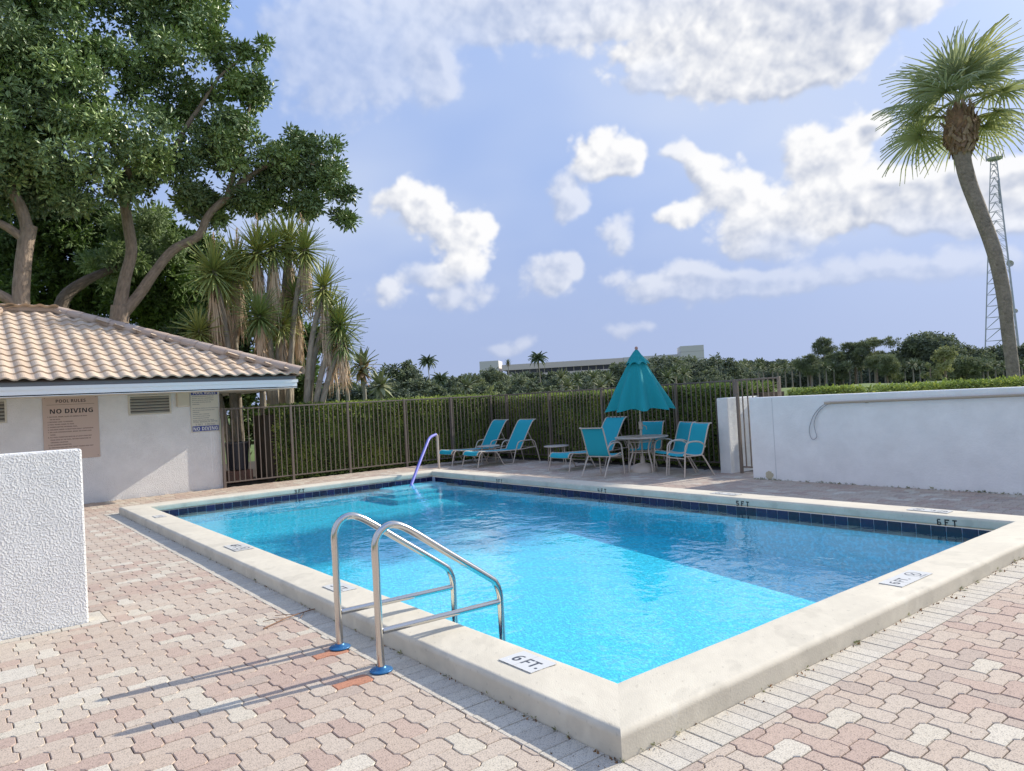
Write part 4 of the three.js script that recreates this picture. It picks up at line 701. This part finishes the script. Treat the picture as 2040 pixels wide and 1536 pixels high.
const yGreen = [rosette(150, .86, .062, 3, 2.5), rosette(135, .80, .06, 5, 2.6)], yDead = (() => { const r = rng(8), l = []; for (let k = 0; k < 210; k++) { const g = blade(.35 + .65 * r() * r(), .034, .10 * (r() - .3), .1, 3); g.rotateX(Math.PI - .02 - .42 * r() * r()).rotateZ((r() - .5) * .25).translate(0, 0, .05 + .08 * r()).rotateY(k * 2.4).translate(0, -.25 - 1.05 * r(), 0); l.push(g); } return mergeGeometries(l); })();
const M_yucca = [std([.24, .28, .075], .5), std([.16, .215, .06], .5), std([.31, .33, .085], .5)], M_dead = [std([.62, .46, .30], .9), std([.55, .40, .25], .9), std([.50, .385, .265], .9)], M_yTrunk = std([.33, .29, .23], .95, { map: bark, bumpMap: barkBump, bumpScale: .02 }), M_plume = std([.45, .30, .17], .9);
function yucca(label, d, stems, seed) {
  const r = rng(seed), b0 = pp(stems[0].foot, 800, d), t = thing('yucca_tree', label, 'yucca', [b0.x, 0, b0.z], 0, 'tall yuccas beside the pool house');
  for (const s of stems) {
    const f = pp(s.foot, 800, d + (s.dd ?? 0)); f.y = -.05; const h = pp(s.x, s.y, d + (s.dd ?? 0)), mid = s.mid ? pp(s.mid[0], s.mid[1], d + (s.dd ?? 0)) : f.clone().lerp(h, .5).add(v3(0, .1, 0));
    mesh('stem', limb([f, mid, h].map((p) => p.clone().sub(t.position)), [.10, .075, .055], 8, 9, .06, seed + s.x), M_yTrunk, t);
    const k = .96 * (s.k ?? 1), ro = mesh('rosette', yGreen[s.x % 2], M_yucca[Math.floor(r() * 3)], t); ro.position.copy(h).sub(t.position); ro.rotation.set((r() - .5) * .3, r() * 6, (r() - .5) * .3); ro.scale.setScalar(k);
    if (s.dead !== 0) { const de = mesh('dead_leaf_skirt', yDead, M_dead[Math.floor(r() * 3)], t); de.position.copy(h).sub(t.position); de.position.y -= .12; de.rotation.y = r() * 6; de.scale.set(k, (s.dead ?? 1) * k, k); }
    if (s.plume) { const l = []; for (let q = 0; q < 40; q++) { const y = .25 + .55 * r(), a = r() * 6.3, w = .16 * (1 - (y - .25) / .6); l.push(rod([0, y, 0], [Math.cos(a) * w, y + .09, Math.sin(a) * w], .008, .004, 4, false)); } l.push(rod([0, 0, 0], [0, .85, 0], .014, .006, 5)); const pl = mesh('flower_plume', merge(l), M_plume, t); pl.position.copy(h).sub(t.position); pl.rotation.z = (r() - .5) * .3; }
  }
}
yucca('tall yucca with a long straw skirt, its crowns highest above the roof hip', 19, [{ foot: 552, x: 512, y: 492, mid: [520, 640], plume: 1, dead: 1.15 }, { foot: 556, x: 543, y: 486, mid: [535, 620], plume: 0, dead: 1.3 }, { foot: 560, x: 607, y: 490, mid: [585, 640], plume: 1, dead: 1.0 }, { foot: 556, x: 574, y: 478, mid: [565, 600], dd: .5, dead: 1.1 }], 71);
yucca('yucca leaning out over the fence with pointed heads against the sky', 18.2, [{ foot: 598, x: 645, y: 566, mid: [618, 700], dead: 1.2, k: .95 }, { foot: 604, x: 676, y: 640, mid: [640, 745], dead: .8, k: .9 }, { foot: 606, x: 681, y: 676, mid: [650, 770], dead: .8, k: .85 }, { foot: 600, x: 655, y: 610, mid: [625, 720], dead: 1.3, k: .9, dd: .3 }], 73);
yucca('shaded yucca growing against the roof hip with drooping blades', 18.8, [{ foot: 470, x: 425, y: 532, mid: [450, 660], dead: 1.3, k: 1.15, plume: 1 }, { foot: 474, x: 445, y: 560, mid: [455, 680], dead: 1.2, k: 1.0, dd: .4 }, { foot: 478, x: 470, y: 520, mid: [468, 660], dead: 1.1, dd: .8, plume: 1 }, { foot: 466, x: 396, y: 655, mid: [420, 720], dead: .5, k: .8 }], 75);
yucca('low yucca with short fresh heads between the taller stems', 18.4, [{ foot: 524, x: 516, y: 622, mid: [520, 720], dead: .8, k: .85 }, { foot: 540, x: 560, y: 640, mid: [552, 730], dead: .9, k: .8, dd: .7 }, { foot: 570, x: 590, y: 590, mid: [582, 700], dead: 1.2, k: .8, dd: 1 }], 77);

// ---- clipped hedges
const hedgeClump = leafClump(9, .062, .036, .075, 14), HED = [[.10, .15, .035], [.18, .255, .05], [.28, .37, .065], [.46, .51, .095]];
function hedge(label, path, h, thick, n, seed, leafTint = .45, size = 1) {
  const t = thing('clipped_hedge', label, 'hedge'), r = rng(seed), spots = [], core = [];
  let total = 0; const seg = path.slice(1).map((b, i) => { const a = path[i], l = Math.hypot(b[0] - a[0], b[1] - a[1]); total += l; return [a, b, l]; });
  for (const [a, b, l] of seg) {
    const dx = (b[0] - a[0]) / l, dz = (b[1] - a[1]) / l, nx = -dz, nz = dx, m = Math.round(n * l / total);
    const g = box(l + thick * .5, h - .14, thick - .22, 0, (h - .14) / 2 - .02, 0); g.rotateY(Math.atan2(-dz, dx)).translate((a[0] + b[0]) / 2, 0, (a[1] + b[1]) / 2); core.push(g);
    for (let k = 0; k < m; k++) {
      const s = r() * l, u = r(), bump = .07 * fbm(s * .9 + seed, 3, 7, 3); let y, w, tint;
      if (u < .26) { y = h - .04 + bump * 1.1 - .10 * r() * r() + (r() < .05 ? .07 * r() : 0); w = (r() * 2 - 1) * thick / 2; }
      else { const side = r() < .62 ? 1 : -1; y = h * (1 - Math.pow(r(), 1.1)) ; w = side * (thick / 2 - .02 + .6 * bump + .10 * fbm(s * 2.2, y * 2.2, seed, 3) - .10 * r() * r()); }
      tint = leafTint + (r() - .5) * .5 + .9 * fbm(s * 1.3, y * 1.3, seed + 4, 2) + (r() < .12 ? .35 : 0);
      spots.push([a[0] + dx * s + nx * w, y, a[1] + dz * s + nz * w, size, tint]);
    }
  }
  mesh('shade_core', merge(core), std([.05, .04, .028], 1), t);  // dark inner box, its colour standing in for shade between the leaves
  foliage('leaves', hedgeClump, LM.soft, spots, seed + 2, HED, t); return t;
}
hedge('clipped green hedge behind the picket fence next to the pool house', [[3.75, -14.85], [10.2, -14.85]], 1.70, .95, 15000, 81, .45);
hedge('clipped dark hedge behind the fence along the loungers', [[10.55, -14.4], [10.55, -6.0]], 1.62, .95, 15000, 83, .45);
{
  const a = atD(1588, 775, 15.2), b = atD(1700, 770, 15.6), c = atD(1742, 770, 15.2), d = atD(2120, 760, 16.2), e = atD(2500, 740, 17);
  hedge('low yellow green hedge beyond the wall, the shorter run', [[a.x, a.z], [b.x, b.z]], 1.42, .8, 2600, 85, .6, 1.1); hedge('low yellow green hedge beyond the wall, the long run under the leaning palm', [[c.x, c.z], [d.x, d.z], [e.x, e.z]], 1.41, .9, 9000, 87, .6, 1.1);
}
// soil strip under the right-hand fence
mesh('planting_bed', box(1.5, .03, 8.6, 10.28, -.022, -10.1), std([.05, .038, .028], 1, { map: mottle }), scene).userData = { kind: 'structure' };
mesh('planting_bed', box(9.0, .03, 8.0, 6.9, -.024, -18.25), std([.05, .038, .028], 1, { map: mottle }), scene).userData = { kind: 'structure' };

// ---- the leaning fan palm
function fanLeaf(seed, n = 30, R = .98) {
  const r = rng(seed), pos = [];
  for (let k = 0; k < n; k++) {
    const a = lerp(-2.15, 2.15, (k + .5) / n) + (r() - .5) * .05, L = R * (.78 + .22 * Math.cos(a * .55)) * (.88 + .22 * r()), w = .024, droop = .14 + .26 * r();
    const pt = (s, side) => { const ww = w * (s < .5 ? .25 + s * 1.5 : 1 - Math.pow((s - .5) / .5, 1.4) * .97), x = Math.sin(a) * L * s + Math.cos(a) * side * ww, z = Math.cos(a) * L * s - Math.sin(a) * side * ww; return [x, -droop * L * s * s * s * 1.2 + .10 * s + (side ? -.012 : .008) - .18 * s * Math.abs(Math.sin(a)) * .6, z]; };
    for (let q = 0; q < 4; q++) { const s0 = q / 4, s1 = (q + 1) / 4; for (const sd of [-1, 1]) { const A0 = pt(s0, 0), A1 = pt(s0, sd), B0 = pt(s1, 0), B1 = pt(s1, sd); pos.push(...A0, ...A1, ...B1, ...A0, ...B1, ...B0); } }
  }
  const g = new THREE.BufferGeometry(); g.setAttribute('position', new THREE.Float32BufferAttribute(pos, 3)); g.computeVertexNormals(); return g;
}
const fans = [fanLeaf(3), fanLeaf(7), fanLeaf(11)];
const M_palm = [[.36, .41, .22], [.40, .44, .20], [.52, .52, .16]].map((c) => new THREE.MeshPhysicalMaterial({ color: rgb(...c), roughness: .95, transmission: .4, thickness: 0 })), M_petiole = std([.30, .31, .11], .6);
const palmBark = tex(512, (u, v) => { const rings = .5 + .5 * Math.sin(v * Math.PI * 2 * 14 + 9 * T8(u, v, 3)), a = T16(u, v, 4), b = T4(u, v, 5, 3); return .66 + .3 * a + .07 * rings + .22 * T64(u, v, 2, 5) + .3 * b; }, [1.2, 1.3]);
{
  const D = 23, K = 1.2, q = (x, y) => pp(x, y, D), f = q(2022, 775); f.y = -.05;
  const t = thing('fan_palm', 'leaning fan palm with a grey trunk bending up over the low hedge', 'palm', [f.x, 0, f.z]), rel = (p) => p.clone().sub(t.position);
  const pts = [f, q(2018, 740), q(2008, 660), q(2000, 590), q(1983, 510), q(1955, 430), q(1932, 370), q(1918, 320), q(1912, 285)];
  mesh('trunk', limb(pts.map(rel), [.125, .122, .126, .132, .14, .146, .155, .162, .17].map((v) => v * K), 8, 16, .05, 91), std([.40, .335, .28], .95, { map: palmBark, bumpMap: palmBark, bumpScale: .03 }), t);
  const boot = mesh('boot_collar', limb([q(1914, 305), q(1911, 275), q(1910, 240), q(1912, 222)].map(rel), [.20, .34, .40, .27], 6, 16, .3, 93), std([.40, .25, .17], .95, { map: bark, bumpMap: barkBump, bumpScale: .04 }), t);
  const bootMats = [[.36, .25, .18], [.30, .20, .14], [.42, .31, .24], [.26, .17, .12]].map((c) => std(c, .95, { map: bark })), r = rng(95), top = rel(q(1912, 222));
  for (let k = 0; k < 130; k++) { const a = k * 2.39996, y = (k + .5) / 130, R = (y < .5 ? K * lerp(.20, .34, y / .5) : K * lerp(.34, .22, (y - .5) / .5)), b = mesh('leaf_boot', rbox(.055 + .04 * r(), .24 + .2 * r(), .03, .01), bootMats[Math.floor(r() * 4)], t); b.position.set(top.x + Math.cos(a) * R, top.y + K * (-.92 + y), top.z + Math.sin(a) * R); b.rotation.set(0, -a + Math.PI / 2 + (r() - .5) * .7, 0); b.rotateX(-.35 + .9 * r()); b.rotateZ((r() - .5) * 1.5); }
  for (let k = 0; k < 30; k++) {
    const s = (k + .5) / 30, az = k * 2.39996, el = lerp(1.45, -.42, Math.pow(s, 1.1)); if (el < .2 && Math.cos(az) * -.93 + Math.sin(az) * .28 > .1) continue;
    const L = K * (.66 + .30 * r()), dir = v3(Math.cos(az) * Math.cos(el), Math.sin(el), Math.sin(az) * Math.cos(el)), sag = v3(0, -.22 * L * (1 - Math.abs(Math.sin(el))), 0);
    const fr = new THREE.Group(); fr.name = 'frond'; t.add(fr); fr.position.copy(top).add(v3(0, .05, 0)); const end = dir.clone().multiplyScalar(L).add(sag);
    mesh('petiole', tube([[0, 0, 0], dir.clone().multiplyScalar(L * .5).toArray(), end.toArray()], .013, 10, 5), M_petiole, fr);
    const fan = mesh('fan', fans[k % 3], M_palm[s < .25 ? 2 * (r() < .5) : Math.floor(r() * 2)], fr); fan.position.copy(end);
    const tip = dir.clone().add(v3(.10, -.25, -.05)).normalize(), side = new V3().crossVectors(v3(0, 1, 0), tip).normalize(), up = new V3().crossVectors(tip, side); fan.quaternion.setFromRotationMatrix(new THREE.Matrix4().makeBasis(side, up, tip)); fan.rotateZ((r() - .5) * .7); fan.scale.setScalar(K * (.86 + .25 * r()));
  }
}
// ---------------------------------------------------------------- far off: tree line, palms, office block, mast
const farClump = leafClump(12, .62, .42, .62, 24), needleClump = leafClump(14, .7, .2, .7, 26), FARC = [[.10, .13, .085], [.155, .19, .10], [.22, .26, .115], [.37, .385, .15]];  // far leaf colours are paled to stand in for haze
function farTree(px, topY, baseY, wpx, d, label, o = {}) {
  const W = wpx * d / F, c = pp(px, topY, d), y1 = c.y - .55 * (o.size ?? 1) * Math.max(.55, W / 14), r = rng(Math.round(px * 7 + d)), name = o.name ?? 'distant_tree', t = thing(name, label, 'tree', [c.x, 0, c.z], 0, o.group);
  const bare = o.bare ?? .35, th = y1 * bare, R = (y1 - th) / 2, lean = (r() - .5) * .06 * y1;
  mesh('trunk', limb([v3(0, -.1, 0), v3(lean * .4, y1 * .4, 0), v3(lean, y1 * .82, 0)], [y1 * .022 + .06, y1 * .017 + .05, .06], 4, 7, .08, px), o.bark ?? M_bark, t);
  const blobs = []; const n = o.n ?? 7;
  for (let k = 0; k < n; k++) { const a = r() * 6.28, q = Math.sqrt(r()), yy = r(), rr = W * (o.clump ?? .24) * (.7 + .6 * r()); const wide = o.flat ? .45 + .55 * yy : Math.sin(Math.PI * (.12 + .8 * yy)); blobs.push([v3(lean + Math.cos(a) * q * W * .5 * wide, Math.min(y1 - rr * .6, th + (y1 - th) * yy), Math.sin(a) * q * W * .5 * wide), rr, rr * (o.flat ? .5 : .75), rr, 1]); }
  blobs.push([v3(lean, y1 - R * .25, 0), W * .2, R * .25, W * .2, 1]);
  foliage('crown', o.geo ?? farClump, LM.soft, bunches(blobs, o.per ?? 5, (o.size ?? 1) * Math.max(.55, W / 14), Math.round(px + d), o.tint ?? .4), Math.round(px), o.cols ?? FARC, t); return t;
}
const fanFar = (() => { const r = rng(5), l = []; for (let k = 0; k < 34; k++) { const s = k / 34, g = blade(1.15 * (.8 + .4 * r()), .34, .35, .1, 2).rotateX(lerp(.1, 2.35, s)).rotateY(k * 2.4); l.push(g); } return mergeGeometries(l); })();
const plumeFar = (() => { const r = rng(6), l = []; for (let k = 0; k < 26; k++) { const s = k / 26, dr = .55 + .6 * s; for (const q of [-1, 1]) { const g = blade(2.6 * (.85 + .3 * r()), .5, dr, -.5 * q, 5); l.push(g.rotateX(lerp(.25, 1.75, s)).rotateY(k * 2.4 + q * .05)); } } return mergeGeometries(l); })();
const M_farPalm = [std([.24, .27, .155], .8), std([.20, .235, .13], .8), std([.28, .30, .17], .8)], M_cocos = std([.13, .17, .09], .7), M_straw = std([.38, .25, .14], .9);
const M_palePalm = std([.27, .245, .21], .95);
function farPalm(px, topY, d, k, label, coco = false, dead = false, group) {   // topY: heart of the crown
  const c = pp(px, topY, d), t = thing(coco ? 'coconut_palm' : 'cabbage_palm', label, 'palm', [c.x, 0, c.z], 0, group);
  mesh('trunk', limb([v3(0, -.1, 0), v3((coco ? .3 : .05) * k, c.y * .5, 0), v3(0, c.y, 0)], [.15 * k, .11 * k, .10 * k], 5, 8, .05, px), M_palePalm, t);
  const cr = mesh('crown', coco ? plumeFar : fanFar, coco ? M_cocos : M_farPalm[Math.round(px) % 3], t); cr.position.y = c.y; cr.scale.setScalar(k); cr.rotation.y = px;
  if (dead) { const s = mesh('dead_frond_skirt', fanFar, M_straw, t); s.position.y = c.y - .35 * k; s.scale.set(k * .75, k * .8, k * .75); s.rotation.x = Math.PI; }
}
const GP = 'palms along the golf course', GT = 'trees of the far tree line';
// left part, nearer
farPalm(722, 728, 42, 1.05, 'cabbage palm with a straw skirt beside the yuccas', false, true); farPalm(758, 768, 40, 1.0, 'squat green cabbage palm next to the skirted palm', false, false); farPalm(690, 752, 44, 1.0, 'cabbage palm half behind the yucca blades'); farPalm(668, 720, 48, .95, 'thin palm rising behind the yucca');
farTree(800, 725, 800, 90, 60, 'grey green bushy tree between the squat palm and the coconut palm', { bare: .1, n: 12, size: .8, tint: .3 }); farTree(838, 752, 800, 70, 58, 'low round tree under the lone coconut palm', { bare: .1, n: 9, size: .8, tint: .25 });
farPalm(852, 722, 120, .74, 'lone coconut palm standing against the sky', true); farPalm(1072, 716, 118, .74, 'coconut palm in front of the office block', true); farPalm(1012, 722, 170, .9, 'small brown palm at the office roof edge', false, true); farPalm(878, 758, 75, .5, 'small feathery palm among the bushes by the coconut palm', true);
for (const [x, y, w, d, tint] of [[905, 748, 60, 70, .35], [940, 742, 70, 72, .35], [985, 735, 80, 80, .3], [1035, 750, 60, 76, .45], [965, 765, 70, 52, .55], [1000, 758, 50, 60, .3], [870, 770, 60, 55, .3], [780, 775, 70, 50, .3], [1050, 760, 60, 66, .4], [1090, 770, 50, 62, .6]]) farTree(x, y, 800, w, d, tint > .5 ? 'light olive bush in front of the dark trees' : 'dark bushy tree behind the hedge below the office block', { bare: .08, n: 10, size: .75, tint, group: GT });
for (const [x, y, d] of [[1118, 752, 80], [1150, 757, 78], [1182, 752, 82], [1212, 756, 78], [1130, 770, 70], [1196, 770, 74], [1345, 740, 85], [1330, 752, 80], [1362, 745, 84], [930, 770, 60]]) farPalm(x, y, d, 1.05, 'rounded cabbage palm in front of the dark trees by the office block', false, false, GP);
for (const [x, y, w, d] of [[1250, 722, 90, 110], [1310, 712, 110, 112], [1380, 718, 110, 115], [1430, 716, 110, 115], [1340, 722, 90, 100], [1120, 752, 90, 110], [1190, 748, 90, 112], [1460, 728, 70, 125], [1410, 735, 90, 108], [1270, 740, 90, 105]]) farTree(x, y, 790, w, d, 'dense dark green tree along the golf course beside the umbrella', { bare: .06, n: 16, tint: .3, group: GT });
// right part: palms with visible pale trunks before a dark wood
for (let k = 0; k < 42; k++) { const r = rng(900 + k), x = 1475 + k * 14 + r() * 8; farPalm(x, 724 + r() * 14 - (x - 1475) * .014, 148 + r() * 30, 1.15 + .3 * r(), 'slim cabbage palm with a pale trunk in the far tree line', false, false, 'slim palms in the far tree line'); }
const pine = { geo: needleClump, bare: .5, flat: true, n: 9, clump: .26, tint: .45, per: 6, bark: M_bark, name: 'pine_tree' };
farTree(1640, 672, 770, 46, 165, 'tall flat topped pine standing alone above the tree line', { ...pine, n: 10 }); farTree(1700, 680, 770, 52, 160, 'pine with layered crowns left of the pale green pine', { ...pine, n: 10 }); farTree(1742, 672, 770, 60, 162, 'pale green pine with a broad airy top', { ...pine, tint: .62 }); farTree(1612, 705, 770, 56, 150, 'lower pine leaning beside the tall pine', pine); farTree(1670, 700, 770, 60, 158, 'bushy pine between the two tall pines', { ...pine, bare: .3, n: 12 }); farTree(1765, 705, 770, 60, 150, 'small bright pine at the end of the pine group', { ...pine, bare: .3, tint: .55 });
farTree(1840, 668, 770, 100, 170, 'big dark domed tree behind the yellow tree', { bare: .1, n: 22, tint: .3 }); farTree(1905, 690, 770, 80, 172, 'dark tree falling away towards the mast', { bare: .1, n: 16, tint: .3 }); farTree(1880, 690, 770, 44, 120, 'yellow green sparse tree with a pale stem', { bare: .4, n: 8, tint: .95, size: .8 }); farTree(1852, 720, 770, 26, 118, 'small yellow tree beside the pale stem', { bare: .2, n: 5, tint: .95, size: .7 }); farTree(1930, 712, 770, 60, 150, 'mid green tree right of the yellow tree', { bare: .2, n: 10, tint: .6 });
for (let k = 0; k < 14; k++) { const r = rng(700 + k), x = 1490 + k * 46 + r() * 14; farTree(x, 733 - (x - 1475) * .03 + r() * 8, 770, 80, 185, 'dark tree closing the far edge of the golf course', { bare: .05, n: 12, tint: .12, group: GT, size: 1.1 }); }
{ // the wood behind, one mass
  const blobs = []; const r = rng(44); for (let x = 560; x < 2200; x += 22) { const d = x < 1450 ? 130 + r() * 10 : 198 + r() * 10, base = 768 - (x - 1020) * .0545, hgt = (x < 1450 ? 7 : 11) + r() * 6, c = pp(x, base - hgt * .5 + 6, d), R = 26 * d / F; blobs.push([c, R, (hgt * .62 + 5) * d / F, R, .5]); }
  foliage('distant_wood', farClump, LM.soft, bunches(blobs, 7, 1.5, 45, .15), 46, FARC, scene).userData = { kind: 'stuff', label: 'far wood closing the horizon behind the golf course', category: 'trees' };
}
{ // office block
  const d = 260, P = (x, y) => pp(x, y, d), a = P(1000, 730), b = P(1395, 705), dir = v3(b.x - a.x, 0, b.z - a.z), len = dir.length(); dir.normalize();
  const t = thing('office_building', 'long low white office block with dark window bands behind the trees', 'building', [a.x, 0, a.z], Math.atan2(-dir.z, dir.x));
  const H = P(1200, 716).y, wh = std([.62, .60, .58], .8), gl = std([.03, .035, .045], .15), pk = std([.66, .58, .54], .8);
  mesh('lower_floor', box(len, H - 3.6, 24, len / 2, (H - 3.6) / 2, -12), pk, t); mesh('window_band', box(len - 3, 1.6, 22, len / 2, H - 2.8, -12), gl, t); mesh('roof_parapet', box(len * .62, 2.0, 25, len * .31, H - 1.0, -12), pk, t); mesh('roof_parapet', box(len * .38 - .1, 2.0, 25.4, len * .81, H - .9, -12), wh, t);
  const xT = 1350, tw = 42 * d / F; const p1 = P(1350, 700), lx = v3(p1.x - a.x, 0, p1.z - a.z).dot(dir); const ht = P(1370, 692).y;
  const tower = mesh('stair_tower', box(tw, ht, 12, lx + tw / 2, ht / 2, 3), wh, t); for (let k = 0; k < 3; k++) mesh('panel_joint', box(tw + .05, .12, 12.05, lx + tw / 2, ht - 2 - k * 2.3, 3), std([.4, .39, .38], .9), tower);
  const p2 = P(953, 722), l2 = v3(p2.x - a.x, 0, p2.z - a.z).dot(dir); mesh('roof_block', box(7, P(970, 719).y, 10, l2 + 3.5, P(970, 719).y / 2, -6), wh, t);
  for (let k = 0; k < 26; k++) mesh('window_mullion', box(.18, 1.62, .1, 2 + k * (len - 4) / 25, H - 2.8, -.94), pk, t);
}
{ // lattice mast
  const d = 330, P = (x, y) => pp(x, y, d), foot = P(2008, 712), top = P(1981, 318), H = top.y, t = thing('lattice_mast', 'tall grey lattice mast with a top platform behind the leaning palm', 'mast', [foot.x, 0, foot.z]);
  const bw = 34 * d / F, tw = 5.5 * d / F, leg = (k, s) => { const a = k * Math.PI * 2 / 3 + 2.3, R = lerp(bw, tw, s); return v3(Math.cos(a) * R, H * s, Math.sin(a) * R); }, M_m = std([.42, .44, .48], .6);
  for (let k = 0; k < 3; k++) mesh('leg', rod(leg(k, 0), leg(k, 1), .26, .17, 6), M_m, t);
  const N = 22; for (let i = 0; i < N; i++) { const s0 = 1 - Math.pow(1 - i / N, 1.25), s1 = 1 - Math.pow(1 - (i + 1) / N, 1.25), l = []; for (let k = 0; k < 3; k++) { const a = leg(k, s0), b = leg((k + 1) % 3, s0), c = leg(k, s1), e = leg((k + 1) % 3, s1), m = c.clone().add(e).multiplyScalar(.5); l.push(rod(a, b, .1, .1, 4), rod(a, m, .09, .09, 4), rod(b, m, .09, .09, 4)); } mesh('brace_bay', merge(l), M_m, t); }
  mesh('platform', new THREE.CylinderGeometry(2.8, 2.2, .7, 14).translate(0, H + .2, 0), M_m, t); for (let k = 0; k < 8; k++) mesh('antenna', rod([Math.cos(k * .785) * 2.7, H, Math.sin(k * .785) * 2.7], [Math.cos(k * .785) * 2.9, H + 2, Math.sin(k * .785) * 2.9], .14), M_m, t); mesh('spire', rod([0, H, 0], [0, H + 9, 0], .12, .05), M_m, t);
  for (const [s, sz] of [[.52, 1.3], [.30, .9]]) mesh('dish', new THREE.SphereGeometry(sz, 12, 8, 0, 6.3, 0, 1.4).rotateZ(-1.3).translate(leg(2, s).x + .5, H * s, leg(2, s).z + .3), std([.6, .6, .6], .5), t);
  mesh('aerial_frame', merge([rod([0, H * .9, 0], [3.8, H * .9, 0], .12), rod([3.8, H * .78, 0], [3.8, H * .92, 0], .14), rod([2.4, H * .8, 0], [2.4, H * .91, 0], .3)]), M_m, t);
}
{ // golf cart
  const p = pp(1822, 757, 190), t = thing('golf_cart', 'tiny golf cart with a pale roof far out on the fairway', 'golf cart', [p.x, .2, p.z], .6);
  mesh('body', rbox(2.2, .5, 1.1, .12, 0, .45, 0), std([.3, .32, .36], .5), t); mesh('roof', rbox(1.7, .08, 1.1, .03, 0, 1.75, 0), std([.45, .55, .7], .5), t); for (const [a, b] of [[.8, .5], [.8, -.5], [-.8, .5], [-.8, -.5]]) { mesh('post', rod([a, .6, b], [a * .95, 1.75, b * .95], .025), M.white, t); mesh('wheel', new THREE.CylinderGeometry(.23, .23, .18, 14).rotateX(Math.PI / 2).translate(a, .2, b), std([.03, .03, .03], .8), t); } mesh('seat', rbox(.5, .5, 1.0, .06, -.2, .85, 0), M.white, t);
}
// litter blown against the coping
{
  const r = rng(61), lg = leafClump(1, .035, .018, .004, 3), spots = []; for (let k = 0; k < 210; k++) { const along = r(); if (k % 2) spots.push([-.012 - .02 * r() * r() * (r() < .2 ? 6 : 1), .006 + .01 * r(), -11.5 * along * along, .5 + r() * .7, r()]); else spots.push([6.3 * along, .006 + .012 * r(), .012 + .03 * r() * r() * (r() < .2 ? 4 : 1), .45 + .7 * r(), r()]); }
  for (const [x, z] of [[-.12, -.18], [-.17, -.28], [.35, .05], [-.09, -.02], [-.27, -.26], [-.55, -3.3], [1.3, .9]]) spots.push([x, .008, z, 1, r()]);
  foliage('leaf_litter', lg, LM.soft, spots, 62, [[.10, .05, .02], [.22, .12, .05], [.33, .17, .07]], scene).userData = { kind: 'stuff', label: 'dry leaf litter along the foot of the coping', category: 'leaf litter' };
}

{ // weeds at the foot of the white wall and between the pavers
  const r = rng(67), g = leafClump(7, .05, .012, .012, 5), spots = []; for (let k = 0; k < 170; k++) spots.push([8.64 - .012 * r(), .004, -5.0 + 6.5 * r(), .4 + .8 * r() * r(), r()]); for (let k = 0; k < 34; k++) spots.push(k % 2 ? [-.008, .004, -9 * r() * r(), .35 + .4 * r(), r()] : [5.8 * r(), .004, .008, .35 + .45 * r(), r()]);
  foliage('weed_tufts', g, LM.soft, spots, 68, [[.12, .13, .05], [.20, .22, .07], [.30, .28, .10]], scene).userData = { kind: 'stuff', label: 'small weeds growing in the joint along the wall foot', category: 'weeds' };
}

{ // a dry seed stalk lying on the deck
  const p = onY(592, 1226), t = thing('dry_stalk', 'thin dry brown seed stalk lying across the deck beside the coping', 'stalk', [p.x, .006, p.z]), br = std([.25, .14, .08], .9);
  mesh('stem', tube([[-.32, 0, .16], [-.1, .012, .06], [.12, .006, -.02], [.22, .004, -.03]], .0045, 24, 6), br, t); for (const [a, b, c, d] of [[-.12, .06, -.26, -.02], [-.02, .03, -.14, -.1], [.06, 0, -.02, .12]]) mesh('twig', tube([[a, .008, b], [(a + c) / 2, .014, (b + d) / 2 + .01], [c, .003, d]], .0028, 10, 5), br, t); mesh('seed_pod', new THREE.SphereGeometry(.02, 10, 7).scale(1.4, .5, 1).translate(.24, .008, -.03), br, t);
}
renderer.setSize(1024, 771);
renderer.render(scene, camera);
